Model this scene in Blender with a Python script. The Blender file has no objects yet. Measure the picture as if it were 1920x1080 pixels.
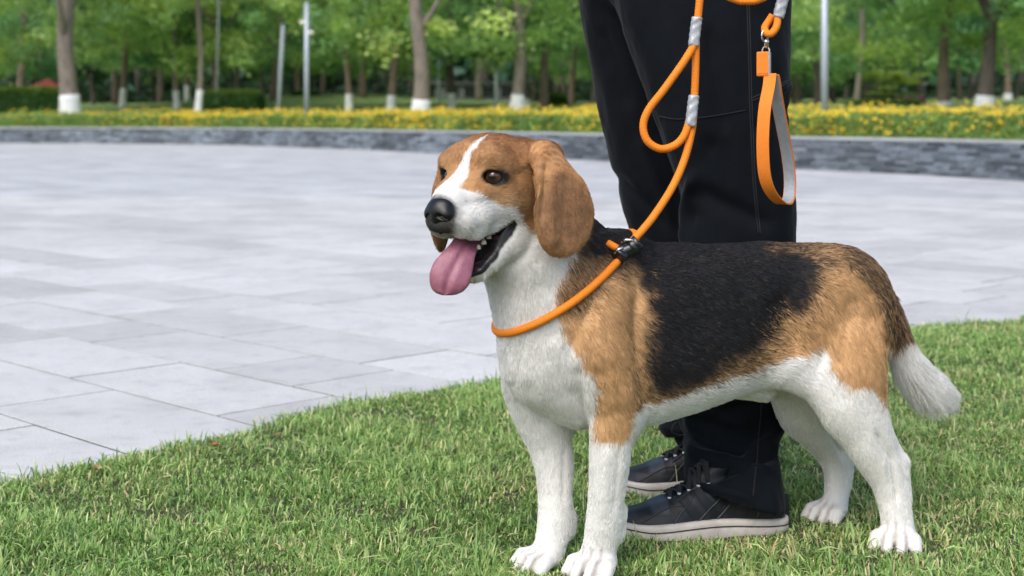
import bpy, math, random
import numpy as np
from mathutils import Vector
from mathutils.bvhtree import BVHTree

SKIP = set()
R = math.radians
rng = np.random.default_rng(7)
random.seed(7)
scene = bpy.context.scene
COL = scene.collection

# ------------------------------------------------------------------ camera, world, sun, exposure
F = 2727.0            # focal length in photo pixels (1920 wide)
EYE = 0.70            # lens height above the paving
HZ = 221.0            # photo row of the horizon
cam_d = bpy.data.cameras.new('camera'); cam = bpy.data.objects.new('camera', cam_d); COL.objects.link(cam)
cam.location = (0, 0, EYE); cam.rotation_euler = (R(90), 0, 0)
cam_d.sensor_width = 36; cam_d.lens = F / 1920 * 36
cam_d.shift_y = -(540 - HZ) / 1920
cam_d.clip_start = .05; cam_d.clip_end = 1000
cam_d.dof.use_dof = True; cam_d.dof.focus_distance = 2.2; cam_d.dof.aperture_fstop = 6.0
scene.camera = cam

w = bpy.data.worlds.new('World'); scene.world = w; w.use_nodes = True
nt = w.node_tree; nt.nodes.clear()
sky = nt.nodes.new('ShaderNodeTexSky'); sky.sky_type = 'NISHITA'; sky.sun_disc = False
SUN_EL, SUN_AZ = 50, 205      # azimuth measured clockwise from +Y
sky.sun_elevation = R(SUN_EL); sky.sun_rotation = R(SUN_AZ)
sky.air_density = 1.0; sky.dust_density = 3.0; sky.ozone_density = 1.0
bg = nt.nodes.new('ShaderNodeBackground'); bg.inputs[1].default_value = .15
ow = nt.nodes.new('ShaderNodeOutputWorld')
nt.links.new(sky.outputs[0], bg.inputs[0]); nt.links.new(bg.outputs[0], ow.inputs[0])
sd = bpy.data.lights.new('sun', 'SUN'); sun = bpy.data.objects.new('sun', sd); COL.objects.link(sun)
sd.energy = 1.2; sd.angle = R(48); sd.color = (1, .97, .93)
sv = Vector((math.sin(R(SUN_AZ)) * math.cos(R(SUN_EL)), math.cos(R(SUN_AZ)) * math.cos(R(SUN_EL)), math.sin(R(SUN_EL))))
sun.rotation_euler = sv.to_track_quat('Z', 'Y').to_euler(); sun.location = (0, 0, 30)
vs = scene.view_settings
vs.view_transform = 'Standard'; vs.look = 'None'; vs.gamma = 1; vs.use_curve_mapping = False
vs.exposure = 0.55
scene.render.engine = 'CYCLES'
cy = scene.cycles
cy.use_denoising = True
cy.max_bounces = 6; cy.diffuse_bounces = 3; cy.glossy_bounces = 3; cy.transmission_bounces = 3; cy.transparent_max_bounces = 4
cy.caustics_reflective = False; cy.caustics_refractive = False
scene.cycles_curves.shape = 'RIBBONS'

# ------------------------------------------------------------------ helpers
def world(px, py, Y):
    """the point of the place at depth Y metres that the photo shows at px, py"""
    return np.array([(px - 960) * Y / F, Y, EYE - (py - HZ) * Y / F])

def tag(o, label=None, cat=None, group=None, kind=None):
    if label: o['label'] = label
    if cat: o['category'] = cat
    if group: o['group'] = group
    if kind: o['kind'] = kind
    return o

def empty(name, loc=(0, 0, 0), rz=0, parent=None):
    o = bpy.data.objects.new(name, None); COL.objects.link(o)
    o.location = loc; o.rotation_euler = (0, 0, rz); o.empty_display_size = .1
    if parent: o.parent = parent
    return o

def mesh_obj(name, V, Fc, mat, parent=None, smooth=True, attrs=None, loc=None):
    """V (n,3); Fc: list of faces, or an (m,3)/(m,4) int array"""
    me = bpy.data.meshes.new(name)
    V = np.asarray(V, dtype=np.float32)
    if isinstance(Fc, np.ndarray):
        m, k = Fc.shape
        me.vertices.add(len(V)); me.vertices.foreach_set('co', V.ravel())
        me.loops.add(m * k); me.loops.foreach_set('vertex_index', Fc.astype(np.int32).ravel())
        me.polygons.add(m); me.polygons.foreach_set('loop_start', np.arange(0, m * k, k, dtype=np.int32))
        me.update(calc_edges=True)
    else:
        me.from_pydata(V.tolist(), [], Fc); me.update()
    if smooth: me.polygons.foreach_set('use_smooth', np.ones(len(me.polygons), dtype=bool))
    if attrs:
        for an, arr in attrs.items():
            arr = np.asarray(arr, dtype=np.float32)
            dom = 'POINT' if len(arr) == len(V) else 'FACE'
            if arr.ndim == 2:
                a = me.attributes.new(an, 'FLOAT_COLOR', dom)
                full = np.ones((len(arr), 4), dtype=np.float32); full[:, :3] = arr
                a.data.foreach_set('color', full.ravel())
            else:
                a = me.attributes.new(an, 'FLOAT', dom); a.data.foreach_set('value', arr)
    if mat: me.materials.append(mat)
    o = bpy.data.objects.new(name, me); COL.objects.link(o)
    if loc is not None: o.location = loc
    if parent: o.parent = parent
    return o

def link_copy(src, name=None, parent=None, loc=None, rot=None, scale=None):
    o = src.copy(); COL.objects.link(o)
    o.parent = parent
    if loc is not None: o.location = loc
    if rot is not None: o.rotation_euler = rot
    if scale is not None: o.scale = scale
    return o

class MB:
    def __init__(s): s.V = []; s.F = []
    def add(s, V, Fc):
        n = len(s.V); s.V += [tuple(v) for v in V]; s.F += [tuple(i + n for i in f) for f in Fc]
    def box(s, c, h, M=None, bev=0):
        V = []
        for sx in (-1, 1):
            for sy in (-1, 1):
                for sz in (-1, 1):
                    p = np.array([sx * h[0], sy * h[1], sz * h[2]])
                    if M is not None: p = M @ p
                    V.append(p + np.array(c))
        s.add(V, [(0, 1, 3, 2), (4, 6, 7, 5), (0, 4, 5, 1), (2, 3, 7, 6), (0, 2, 6, 4), (1, 5, 7, 3)])
    def tube(s, P, r, n=10, cap=True, flat=None, up=None):
        """sweep; r number or list; flat=(a,b) radii ratio along (side, up)"""
        P = np.asarray(P, float); m = len(P); rr = np.ones(m) * r if np.isscalar(r) else np.asarray(r, float)
        T = np.gradient(P, axis=0); T /= np.linalg.norm(T, axis=1)[:, None] + 1e-12
        u = np.array([0, 0, 1.]) if up is None else np.array(up, float)
        if abs(T[0] @ u) > .95 * np.linalg.norm(u): u = np.array([0, 1., 0]) if up is None else u + .01
        a = np.cross(T[0], u); a /= np.linalg.norm(a); V = []
        for i in range(m):
            if up is not None: a = np.cross(T[i], u)
            else: a = a - T[i] * (a @ T[i])
            a = a / (np.linalg.norm(a) + 1e-12); b = np.cross(T[i], a)
            fa, fb = flat or (1, 1)
            for k in range(n):
                t = 2 * math.pi * k / n
                V.append(P[i] + rr[i] * (fa * math.cos(t) * a + fb * math.sin(t) * b))
        Fc = [(i * n + k, i * n + (k + 1) % n, (i + 1) * n + (k + 1) % n, (i + 1) * n + k) for i in range(m - 1) for k in range(n)]
        if cap: Fc += [tuple(range(n))[::-1], tuple((m - 1) * n + k for k in range(n))]
        s.add(V, Fc)
    def obj(s, name, mat, parent=None, smooth=True, **k):
        return mesh_obj(name, np.array(s.V), s.F, mat, parent, smooth, **k)

def catmull(P, n=8, closed=False):
    P = np.asarray(P, float); out = []; m = len(P)
    rngi = range(m) if closed else range(m - 1)
    for i in rngi:
        if closed: p0, p1, p2, p3 = P[(i - 1) % m], P[i], P[(i + 1) % m], P[(i + 2) % m]
        else:
            p1, p2 = P[i], P[i + 1]
            p0 = P[i - 1] if i > 0 else 2 * p1 - p2
            p3 = P[i + 2] if i + 2 < m else 2 * p2 - p1
        for k in range(n):
            t = k / n
            out.append(.5 * ((2 * p1) + (-p0 + p2) * t + (2 * p0 - 5 * p1 + 4 * p2 - p3) * t * t + (-p0 + 3 * p1 - 3 * p2 + p3) * t ** 3))
    if not closed: out.append(P[-1])
    return np.array(out)

def vnoise(p, seed=0):
    """smooth value noise, p (n,d) d=2/3 -> -1..1"""
    p = np.asarray(p, float)
    if p.shape[1] == 2: p = np.c_[p, np.zeros(len(p))]
    i = np.floor(p).astype(np.int64); f = p - i; f = f * f * (3 - 2 * f)
    def h(a, b, c):
        n = (a * 374761393 + b * 668265263 + c * 2147483647 + seed * 974634777) & 0xffffffff
        n = ((n ^ (n >> 13)) * 1274126177) & 0xffffffff
        return ((n ^ (n >> 16)) & 0xffff) / 32767.5 - 1
    r = 0
    for dx in (0, 1):
        for dy in (0, 1):
            for dz in (0, 1):
                wgt = (f[:, 0] if dx else 1 - f[:, 0]) * (f[:, 1] if dy else 1 - f[:, 1]) * (f[:, 2] if dz else 1 - f[:, 2])
                r = r + wgt * h(i[:, 0] + dx, i[:, 1] + dy, i[:, 2] + dz)
    return r

def sstep(a, b, x):
    t = np.clip((x - a) / (b - a), 0, 1); return t * t * (3 - 2 * t)

# ---- materials
def new_mat(name):
    m = bpy.data.materials.new(name); m.use_nodes = True; n = m.node_tree.nodes; n.clear()
    o = n.new('ShaderNodeOutputMaterial'); b = n.new('ShaderNodeBsdfPrincipled')
    m.node_tree.links.new(b.outputs[0], o.inputs[0]); return m, m.node_tree, b

def mat(name, col, rough=.6, noise=0, nscale=20, bump=0, bscale=100, metal=0, spec=.5, col2=None, stretch=None, attr=None, coat=0, sss=0, bdist=.002, detail=5, objrand=0):
    m, t, b = new_mat(name); L = t.links.new; N = t.nodes.new
    b.inputs['Roughness'].default_value = rough; b.inputs['Metallic'].default_value = metal
    b.inputs['Specular IOR Level'].default_value = spec; b.inputs['Coat Weight'].default_value = coat
    if sss:
        b.inputs['Subsurface Weight'].default_value = sss; b.inputs['Subsurface Radius'].default_value = (.01, .004, .003); b.inputs['Subsurface Scale'].default_value = 1
    tc = N('ShaderNodeTexCoord'); src = tc.outputs['Object']
    if stretch:
        mp = N('ShaderNodeMapping'); mp.inputs['Scale'].default_value = stretch; L(src, mp.inputs[0]); src = mp.outputs[0]
    base = None
    if attr:
        a = N('ShaderNodeAttribute'); a.attribute_name = attr; base = a.outputs['Color']
    if noise or col2:
        nz = N('ShaderNodeTexNoise'); nz.inputs['Scale'].default_value = nscale; nz.inputs['Detail'].default_value = detail; L(src, nz.inputs['Vector'])
        if col2:
            cr = N('ShaderNodeValToRGB'); cr.color_ramp.elements[0].position = .38; cr.color_ramp.elements[1].position = .64
            cr.color_ramp.elements[0].color = (*col, 1); cr.color_ramp.elements[1].color = (*col2, 1)
            L(nz.outputs[0], cr.inputs[0]); base = cr.outputs[0]
        else:
            mr = N('ShaderNodeMapRange'); mr.inputs['From Min'].default_value = .25; mr.inputs['From Max'].default_value = .75
            mr.inputs['To Min'].default_value = 1 - noise; mr.inputs['To Max'].default_value = 1 + noise; L(nz.outputs[0], mr.inputs[0])
            mx = N('ShaderNodeVectorMath'); mx.operation = 'SCALE'
            if base is None: mx.inputs[0].default_value = col
            else: L(base, mx.inputs[0])
            L(mr.outputs[0], mx.inputs['Scale']); base = mx.outputs[0]
    if objrand:
        oi = N('ShaderNodeObjectInfo'); mr = N('ShaderNodeMapRange'); mr.inputs['To Min'].default_value = 1 - objrand; mr.inputs['To Max'].default_value = 1 + objrand
        L(oi.outputs['Random'], mr.inputs[0]); mx = N('ShaderNodeVectorMath'); mx.operation = 'SCALE'
        if base is None: mx.inputs[0].default_value = col
        else: L(base, mx.inputs[0])
        L(mr.outputs[0], mx.inputs['Scale']); base = mx.outputs[0]
    if base is None: b.inputs['Base Color'].default_value = (*col, 1)
    else: L(base, b.inputs['Base Color'])
    if bump:
        nb = N('ShaderNodeTexNoise'); nb.inputs['Scale'].default_value = bscale; nb.inputs['Detail'].default_value = 6; L(src, nb.inputs['Vector'])
        bp = N('ShaderNodeBump'); bp.inputs['Strength'].default_value = bump; bp.inputs['Distance'].default_value = bdist
        L(nb.outputs[0], bp.inputs['Height']); L(bp.outputs[0], b.inputs['Normal'])
    return m

def leaf_mat(name, col, attr=None, trans=.35, rough=.5, var=.35, nscale=3):
    m = mat(name, col, rough, attr=attr, noise=var, nscale=nscale, detail=3)
    t = m.node_tree; L = t.links.new; b = [n for n in t.nodes if n.type == 'BSDF_PRINCIPLED'][0]; o = [n for n in t.nodes if n.type == 'OUTPUT_MATERIAL'][0]
    tr = t.nodes.new('ShaderNodeBsdfTranslucent'); mx = t.nodes.new('ShaderNodeMixShader'); mx.inputs[0].default_value = trans
    c = b.inputs['Base Color'].links[0].from_socket
    sc = t.nodes.new('ShaderNodeVectorMath'); sc.operation = 'MULTIPLY'; sc.inputs[1].default_value = (1.25, 1.3, .85); L(c, sc.inputs[0]); L(sc.outputs[0], tr.inputs[0])
    L(b.outputs[0], mx.inputs[1]); L(tr.outputs[0], mx.inputs[2]); L(mx.outputs[0], o.inputs[0])
    return m

# ---- implicit surfaces: primitives in any frame, smooth union, naive surface nets
def smin(a, b, k):
    if k <= 0: return np.minimum(a, b)
    h = np.maximum(k - np.abs(a - b), 0) / k
    return np.minimum(a, b) - h * h * k * .25

class SDF:
    def __init__(s, ax):
        s.ax = [np.asarray(a, np.float32) for a in ax]
        s.Fd = np.full([len(a) for a in s.ax], 1.0, np.float32)
    def region(s, lo, hi):
        sl = []
        for a, l, h in zip(s.ax, lo, hi):
            i = max(int(np.searchsorted(a, l)) - 1, 0); j = min(int(np.searchsorted(a, h)) + 1, len(a))
            if j <= i: return None
            sl.append(slice(i, j))
        G = [s.ax[0][sl[0]][:, None, None], s.ax[1][sl[1]][None, :, None], s.ax[2][sl[2]][None, None, :]]
        return tuple(sl), G
    def apply(s, fn, lo, hi, k, op='add'):
        r = s.region(np.asarray(lo) - k - .012, np.asarray(hi) + k + .012)
        if r is None: return
        sl, G = r; d = fn(*G).astype(np.float32); cur = s.Fd[sl]
        s.Fd[sl] = smin(cur, d, k) if op == 'add' else -smin(-cur, d, k)
    def cone(s, a, ra, b, rb, k=.01, lat=None, op='add'):
        """round cone; lat=(axis vector, ratio): squeezes the shape along that axis"""
        a = np.asarray(a, float); b = np.asarray(b, float); L = None
        if lat is not None:
            ax, q = np.asarray(lat[0], float), lat[1]; ax = ax / np.linalg.norm(ax)
        def fn(X, Y, Z):
            p = [X - a[0], Y - a[1], Z - a[2]]; ab = b - a
            if lat is not None:
                e = (1 / q - 1); pl = (p[0] * ax[0] + p[1] * ax[1] + p[2] * ax[2]) * e
                p = [p[i] + pl * ax[i] for i in range(3)]; ab = ab + ax * (ab @ ax) * e
            L2 = ab @ ab + 1e-12
            t = np.clip((p[0] * ab[0] + p[1] * ab[1] + p[2] * ab[2]) / L2, 0, 1)
            d = np.sqrt((p[0] - t * ab[0]) ** 2 + (p[1] - t * ab[1]) ** 2 + (p[2] - t * ab[2]) ** 2) - (ra + t * (rb - ra))
            return d * (min(1, q) ** .5 if lat is not None else 1)
        m = max(ra, rb) * (max(1, lat[1]) if lat else 1)
        s.apply(fn, np.minimum(a, b) - m, np.maximum(a, b) + m, k, op)
    def chain(s, P, r, k=.01, lat=None):
        for i in range(len(P) - 1): s.cone(P[i], r[i], P[i + 1], r[i + 1], k, lat)
    def ell(s, c, r, M=None, k=.01, op='add'):
        """ellipsoid, M columns = its axes"""
        c = np.asarray(c, float); r = np.asarray(r, float); M = np.eye(3) if M is None else np.asarray(M, float)
        def fn(X, Y, Z):
            p = [X - c[0], Y - c[1], Z - c[2]]
            q = [p[0] * M[0, i] + p[1] * M[1, i] + p[2] * M[2, i] for i in range(3)]
            k0 = np.sqrt(sum((q[i] / r[i]) ** 2 for i in range(3))); k1 = np.sqrt(sum((q[i] / r[i] ** 2) ** 2 for i in range(3))) + 1e-9
            return k0 * (k0 - 1) / k1
        e = np.sqrt(((M * r) ** 2).sum(1)); s.apply(fn, c - e, c + e, k, op)
    def mesh(s, iso=0.0):
        Fv = s.Fd - iso; sg = Fv < 0; nx, ny, nz = Fv.shape
        cnt = np.zeros((nx - 1, ny - 1, nz - 1), np.uint8)
        for dx in (0, 1):
            for dy in (0, 1):
                for dz in (0, 1): cnt += sg[dx:nx - 1 + dx, dy:ny - 1 + dy, dz:nz - 1 + dz]
        act = (cnt > 0) & (cnt < 8); I = np.argwhere(act); n = len(I)
        idx = np.full(act.shape, -1, np.int32); idx[act] = np.arange(n)
        cv = {}; cp = {}
        for c in np.ndindex(2, 2, 2):
            J = I + np.array(c); cv[c] = Fv[J[:, 0], J[:, 1], J[:, 2]]
            cp[c] = np.stack([s.ax[q][J[:, q]] for q in range(3)], 1)
        acc = np.zeros((n, 3)); num = np.zeros(n)
        for c in np.ndindex(2, 2, 2):
            for q in range(3):
                if c[q] == 0:
                    e = list(c); e[q] = 1; e = tuple(e)
                    mk = (cv[c] < 0) != (cv[e] < 0); t = (cv[c] / (cv[c] - cv[e] + 1e-20))[:, None]
                    acc[mk] += (cp[c] + t * (cp[e] - cp[c]))[mk]; num[mk] += 1
        V = acc / num[:, None]; quads = []
        for q in range(3):
            a = [slice(None)] * 3; b = [slice(None)] * 3; a[q] = slice(0, -1); b[q] = slice(1, None)
            ch = sg[tuple(a)] != sg[tuple(b)]; E = np.argwhere(ch)
            u, v = (q + 1) % 3, (q + 2) % 3
            ok = (E[:, u] > 0) & (E[:, v] > 0) & (E[:, u] < Fv.shape[u] - 1) & (E[:, v] < Fv.shape[v] - 1); E = E[ok]
            ins = sg[E[:, 0], E[:, 1], E[:, 2]]
            def cell(du, dv):
                J = E.copy(); J[:, u] -= du; J[:, v] -= dv; return idx[J[:, 0], J[:, 1], J[:, 2]]
            Q = np.stack([cell(1, 1), cell(0, 1), cell(0, 0), cell(1, 0)], 1)
            Q[~ins] = Q[~ins][:, ::-1]; quads.append(Q)
        return V, np.concatenate(quads)

def relax(V, Q, it=2, lam=.5):
    E = np.concatenate([Q[:, [0, 1]], Q[:, [1, 2]], Q[:, [2, 3]], Q[:, [3, 0]]])
    deg = np.bincount(E.ravel(), minlength=len(V)).astype(float)
    for _ in range(it):
        A = np.zeros_like(V)
        for q in range(3):
            A[:, q] = np.bincount(E[:, 0], V[E[:, 1], q], len(V)) + np.bincount(E[:, 1], V[E[:, 0], q], len(V))
        V = V + lam * (A / deg[:, None] - V)
    return V

def vert_normals(V, Q):
    n = np.cross(V[Q[:, 2]] - V[Q[:, 0]], V[Q[:, 3]] - V[Q[:, 1]]); N = np.zeros_like(V)
    for c in range(4):
        for q in range(3): N[:, q] += np.bincount(Q[:, c], n[:, q], len(V))
    return N / (np.linalg.norm(N, axis=1)[:, None] + 1e-12)
# ================================================================== GROUND, PLAZA, LAWN
def pxg(px, py):       # the ground point (z = 0) the photo shows at px, py
    Y = F * EYE / (py - HZ); return np.array([(px - 960) * Y / F, Y])

# inner edge of the planter wall, seen base points left to right
WALL_PX = [(0, 268.6), (200, 269.3), (400, 271.5), (640, 279.5), (900, 291), (1140, 302), (1500, 318), (1700, 326.5), (1800, 332.5), (1920, 340)]
wall_pts = [(-30., 36.5), (-24, 39.0), (-18.5, 40.3)] + [tuple(pxg(*p)) for p in WALL_PX] + [(6.3, 13.8), (7.2, 11.0), (8.6, 7.0), (10.0, 3.0)]
wall_c = catmull(wall_pts, 24)
seg = np.r_[0, np.cumsum(np.linalg.norm(np.diff(wall_c, axis=0), axis=1))]
WLEN = seg[-1]
def wall_at(d):
    x = np.interp(d, seg, wall_c[:, 0]); y = np.interp(d, seg, wall_c[:, 1])
    e = .15; t = np.stack([np.interp(d + e, seg, wall_c[:, 0]) - np.interp(d - e, seg, wall_c[:, 0]), np.interp(d + e, seg, wall_c[:, 1]) - np.interp(d - e, seg, wall_c[:, 1])], -1)
    t = t / np.linalg.norm(t, axis=-1, keepdims=True); n = np.stack([-t[..., 1], t[..., 0]], -1)   # n: away from the plaza
    return np.stack([x, y], -1), t, n
WALL_H = .445

def behind_wall(P):
    """signed distance behind the wall line (positive: garden side)"""
    P = np.asarray(P, float); w_ = wall_c[::3]; best = np.full(len(P), 1e9); out = np.zeros(len(P))
    for i in range(len(w_) - 1):
        a, b_ = w_[i], w_[i + 1]; e = b_ - a; L = np.linalg.norm(e); q = P - a; t = np.clip((q @ e) / (L * L), 0, 1); dv = q - t[:, None] * e
        d = np.linalg.norm(dv, axis=1); sg = np.where(q @ np.array([-e[1], e[0]]) > 0, 1, -1); m_ = d < best; best[m_] = d[m_]; out[m_] = (d * sg)[m_]
    return out
def garden_z(P, d=None):
    d = behind_wall(P) if d is None else d
    P = np.asarray(P, float)
    z = .40 + .40 * sstep(.3, 7.5, d) + np.maximum(d - 6, 0) * .0215
    z = z + .55 * np.exp(-(((P[:, 0] + 7.5) / 7) ** 2 + ((P[:, 1] - 62) / 10) ** 2))          # the low grass mound
    return z + .05 * vnoise(P * .13, 77) * sstep(4, 9, d)

EDGE = [(-3.6, -1.2), (-2.4, .55), (-1.50, 1.98), (-.968, 2.75), (-.608, 3.187), (-.400, 3.50), (-.083, 3.77), (.60, 4.25), (1.351, 4.79), (1.76, 4.99), (2.5, 5.30), (3.6, 5.62), (5.5, 5.95), (9, 6.1)]
edge_c = catmull(EDGE, 10)
def lawn_d(P):
    """signed distance to the lawn's edge, positive on the grass"""
    P = np.asarray(P, float); best = np.full(len(P), 1e9); out = np.zeros(len(P))
    for i in range(len(edge_c) - 1):
        a, b_ = edge_c[i], edge_c[i + 1]; e = b_ - a; q = P - a; t = np.clip((q @ e) / (e @ e), 0, 1); dv = q - t[:, None] * e
        d = np.linalg.norm(dv, axis=1); sg = np.where(q @ np.array([-e[1], e[0]]) > 0, -1, 1); m_ = d < best; best[m_] = d[m_]; out[m_] = (d * sg)[m_]
    return out

# ---- terrain: one sheet to the horizon, under the plaza and rising behind the wall
def ground_sheet():
    """one sheet: flat under the plaza and lawn, then rising behind the wall and on to the horizon"""
    dd = np.r_[0:WLEN:0.5]; p, t, n = wall_at(dd)
    k = 25; pad = np.r_[np.repeat(n[:1], k, 0), n, np.repeat(n[-1:], k, 0)]; ker = np.ones(2 * k + 1) / (2 * k + 1)
    ns = np.stack([np.convolve(pad[:, q], ker, 'valid') for q in range(2)], 1); ns /= np.linalg.norm(ns, axis=1)[:, None]
    offs = np.r_[.34, .6, 1, 1.5, 2.2, 3, 4, 5, 6, 7.5, 9, 11, 13, 16, 20, 25, 30, 36, 43, 51, 60, 72, 90, 115, 150, 220, 400]
    rows = [np.c_[p - n * 1.0, np.full(len(p), -.07)], np.c_[p + n * .33, np.full(len(p), -.07)]]
    for o in offs:
        m_ = min(1, o / 6); dr = n * (1 - m_) + ns * m_; q = p + dr * o; rows.append(np.c_[q, garden_z(q, np.full(len(q), o))])
    V = np.concatenate(rows); nw = len(p); i, j = np.meshgrid(np.arange(len(rows) - 1), np.arange(nw - 1), indexing='ij'); a = (i * nw + j).ravel()
    Fc = np.stack([a, a + 1, a + nw + 1, a + nw], 1)[:, ::-1]
    m = mat('ground_lawn', (.20, .31, .085), .9, col2=(.27, .33, .12), nscale=1.2, bump=.6, bscale=30, bdist=.03)
    o = mesh_obj('garden_lawn', V, Fc, m); o['kind'] = 'structure'
    o = mesh_obj('ground', [(-700, -300, -.12), (700, -300, -.12), (700, 900, -.12), (-700, 900, -.12)], [(0, 1, 2, 3)], m); o['kind'] = 'structure'
ground_sheet()

# ---- plaza of granite slabs, laid at 45 degrees in rows .35 wide, slabs .35 and .70 long
PN = np.array([.7071, .7071]); PT = np.array([.7071, -.7071])
def plaza():
    U = .5 * EYE; n0 = 2.253 * EYE; gap = .0046; th = .03
    slab_m = mat('granite_slab', (.560, .556, .538), .62, objrand=.12, noise=.05, nscale=5, bump=.35, bscale=420, spec=.35, bdist=.0012, detail=9)
    def speckle(m):
        t = m.node_tree; b = [n for n in t.nodes if n.type == 'BSDF_PRINCIPLED'][0]; src = b.inputs['Base Color'].links[0].from_socket
        tc = t.nodes.new('ShaderNodeTexCoord'); mp = t.nodes.new('ShaderNodeNewGeometry')
        for sc_, lo, hi, am in ((380, .35, .65, .26), (.9, .3, .7, .07), (5, .50, .68, -.10), (19, .52, .70, -.13)):
            nz = t.nodes.new('ShaderNodeTexNoise'); nz.inputs['Scale'].default_value = sc_; nz.inputs['Detail'].default_value = 4; t.links.new(mp.outputs['Position'], nz.inputs['Vector'])
            mr = t.nodes.new('ShaderNodeMapRange'); mr.inputs['From Min'].default_value = lo; mr.inputs['From Max'].default_value = hi
            mr.inputs['To Min'].default_value = 1 - am if am > 0 else 1; mr.inputs['To Max'].default_value = 1 + (am if am > 0 else am); t.links.new(nz.outputs[0], mr.inputs[0])
            v = t.nodes.new('ShaderNodeVectorMath'); v.operation = 'SCALE'; t.links.new(src, v.inputs[0]); t.links.new(mr.outputs[0], v.inputs['Scale']); src = v.outputs[0]
        t.links.new(src, b.inputs['Base Color'])
    speckle(slab_m)
    far_m = mat('granite_far', (.560, .556, .538), .62, attr='tone', noise=.04, nscale=3, bump=.3, bscale=300, spec=.35, bdist=.0012); speckle(far_m)
    root = mesh_obj('plaza', [(-70, -30, -.0022), (30, -30, -.0022), (30, 60, -.0022), (-70, 60, -.0022)], [(0, 1, 2, 3)], mat('joint_mortar', (.060, .060, .058), .9, noise=.25, nscale=40)); root['kind'] = 'structure'
    def boxverts(L, W_, h=th, b_=.0007):
        return ([(-L / 2, -W_ / 2, -h), (L / 2, -W_ / 2, -h), (L / 2, W_ / 2, -h), (-L / 2, W_ / 2, -h), (-L / 2, -W_ / 2, -b_), (L / 2, -W_ / 2, -b_), (L / 2, W_ / 2, -b_), (-L / 2, W_ / 2, -b_),
                 (-L / 2 + b_, -W_ / 2 + b_, 0), (L / 2 - b_, -W_ / 2 + b_, 0), (L / 2 - b_, W_ / 2 - b_, 0), (-L / 2 + b_, W_ / 2 - b_, 0)],
                [(0, 1, 5, 4), (1, 2, 6, 5), (2, 3, 7, 6), (3, 0, 4, 7), (4, 5, 9, 8), (5, 6, 10, 9), (6, 7, 11, 10), (7, 4, 8, 11), (8, 9, 10, 11)])
    rr = random.Random(11); tiles = []
    for r_ in range(-14, 190):
        n = n0 + r_ * U
        # joints seen in the photo anchor the first rows
        t = {0: -4.819 * EYE, 1: -5.16 * EYE, 2: -4.912 * EYE}.get(r_, rr.uniform(-1, 1))
        pat = {0: [2, 2], 1: [2, 2], 2: [1, 2, 1, 2]}.get(r_) or rr.choice([[2, 2], [1, 2], [1, 2, 2], [1, 1, 2]])
        ts = [(t, pat[0])]; k = 0; c = t
        lim = n + 2
        pos = c
        while pos < 45:
            L = pat[k % len(pat)] * U
            tiles.append((n, pos, L)); pos += L; k += 1
        k = 1; pos = c
        while pos > -75:
            L = pat[(-k) % len(pat)] * U; pos -= L; tiles.append((n, pos, L)); k += 1
    keep = []
    for n, t, L in tiles:
        c = PN * (n + U / 2) + PT * (t + L / 2)
        if c[1] < 1.2 or c[1] > 46: continue
        if abs(c[0]) > .36 * c[1] + 3.4 + (0 if c[1] < 20 else 6): continue
        keep.append((c, L))
    C = np.array([c for c, L in keep]); ld = lawn_d(C); bw = behind_wall(C)
    keep = [(c, L, d) for (c, L), d, w_ in zip(keep, ld, bw) if d < .55 and w_ < .35]
    def vis(c, d):
        px = 960 + F * c[0] / c[1]; return -150 < px < 2070 and c[1] > 2.0 and d < .25
    keep.sort(key=lambda k: (not vis(k[0], k[2]), k[0][1]))
    src = {}
    ang = math.atan2(PT[1], PT[0])
    rot = np.array([[PT[0], -PT[1] * -1], [PT[1], PT[0]]])
    for c, L, d in keep[:300]:
        key = round(L / U)
        if key not in src:
            V, Fc = boxverts(L - 2 * gap, U - 2 * gap); o = mesh_obj('slab', V, Fc, slab_m, root, smooth=False); src[key] = o
        else: o = link_copy(src[key], parent=root)
        o.location = (c[0], c[1], rr.uniform(-.0009, .0009)); o.rotation_euler = (0, 0, ang)
    VV, FF, tone = [], [], []
    for c, L, d in keep[300:]:
        V, Fc = boxverts(L - 2.6 * gap, U - 2.6 * gap); V = np.array(V); n_ = len(VV) * 12
        V = np.c_[V[:, 0] * math.cos(ang) - V[:, 1] * math.sin(ang) + c[0], V[:, 0] * math.sin(ang) + V[:, 1] * math.cos(ang) + c[1], V[:, 2] + rr.uniform(-.001, .001)]
        VV.append(V); FF += [tuple(i + n_ for i in f) for f in Fc]; k = rr.uniform(.87, 1.10) * (.86 if rr.random() < .06 else 1); tone += [(.53 * k, .535 * k, .545 * k)] * 9
    o = mesh_obj('far_slabs', np.concatenate(VV), FF, far_m, root, smooth=False, attrs={'tone': np.array(tone)}); o['kind'] = 'stuff'
    return root
plaza()

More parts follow.
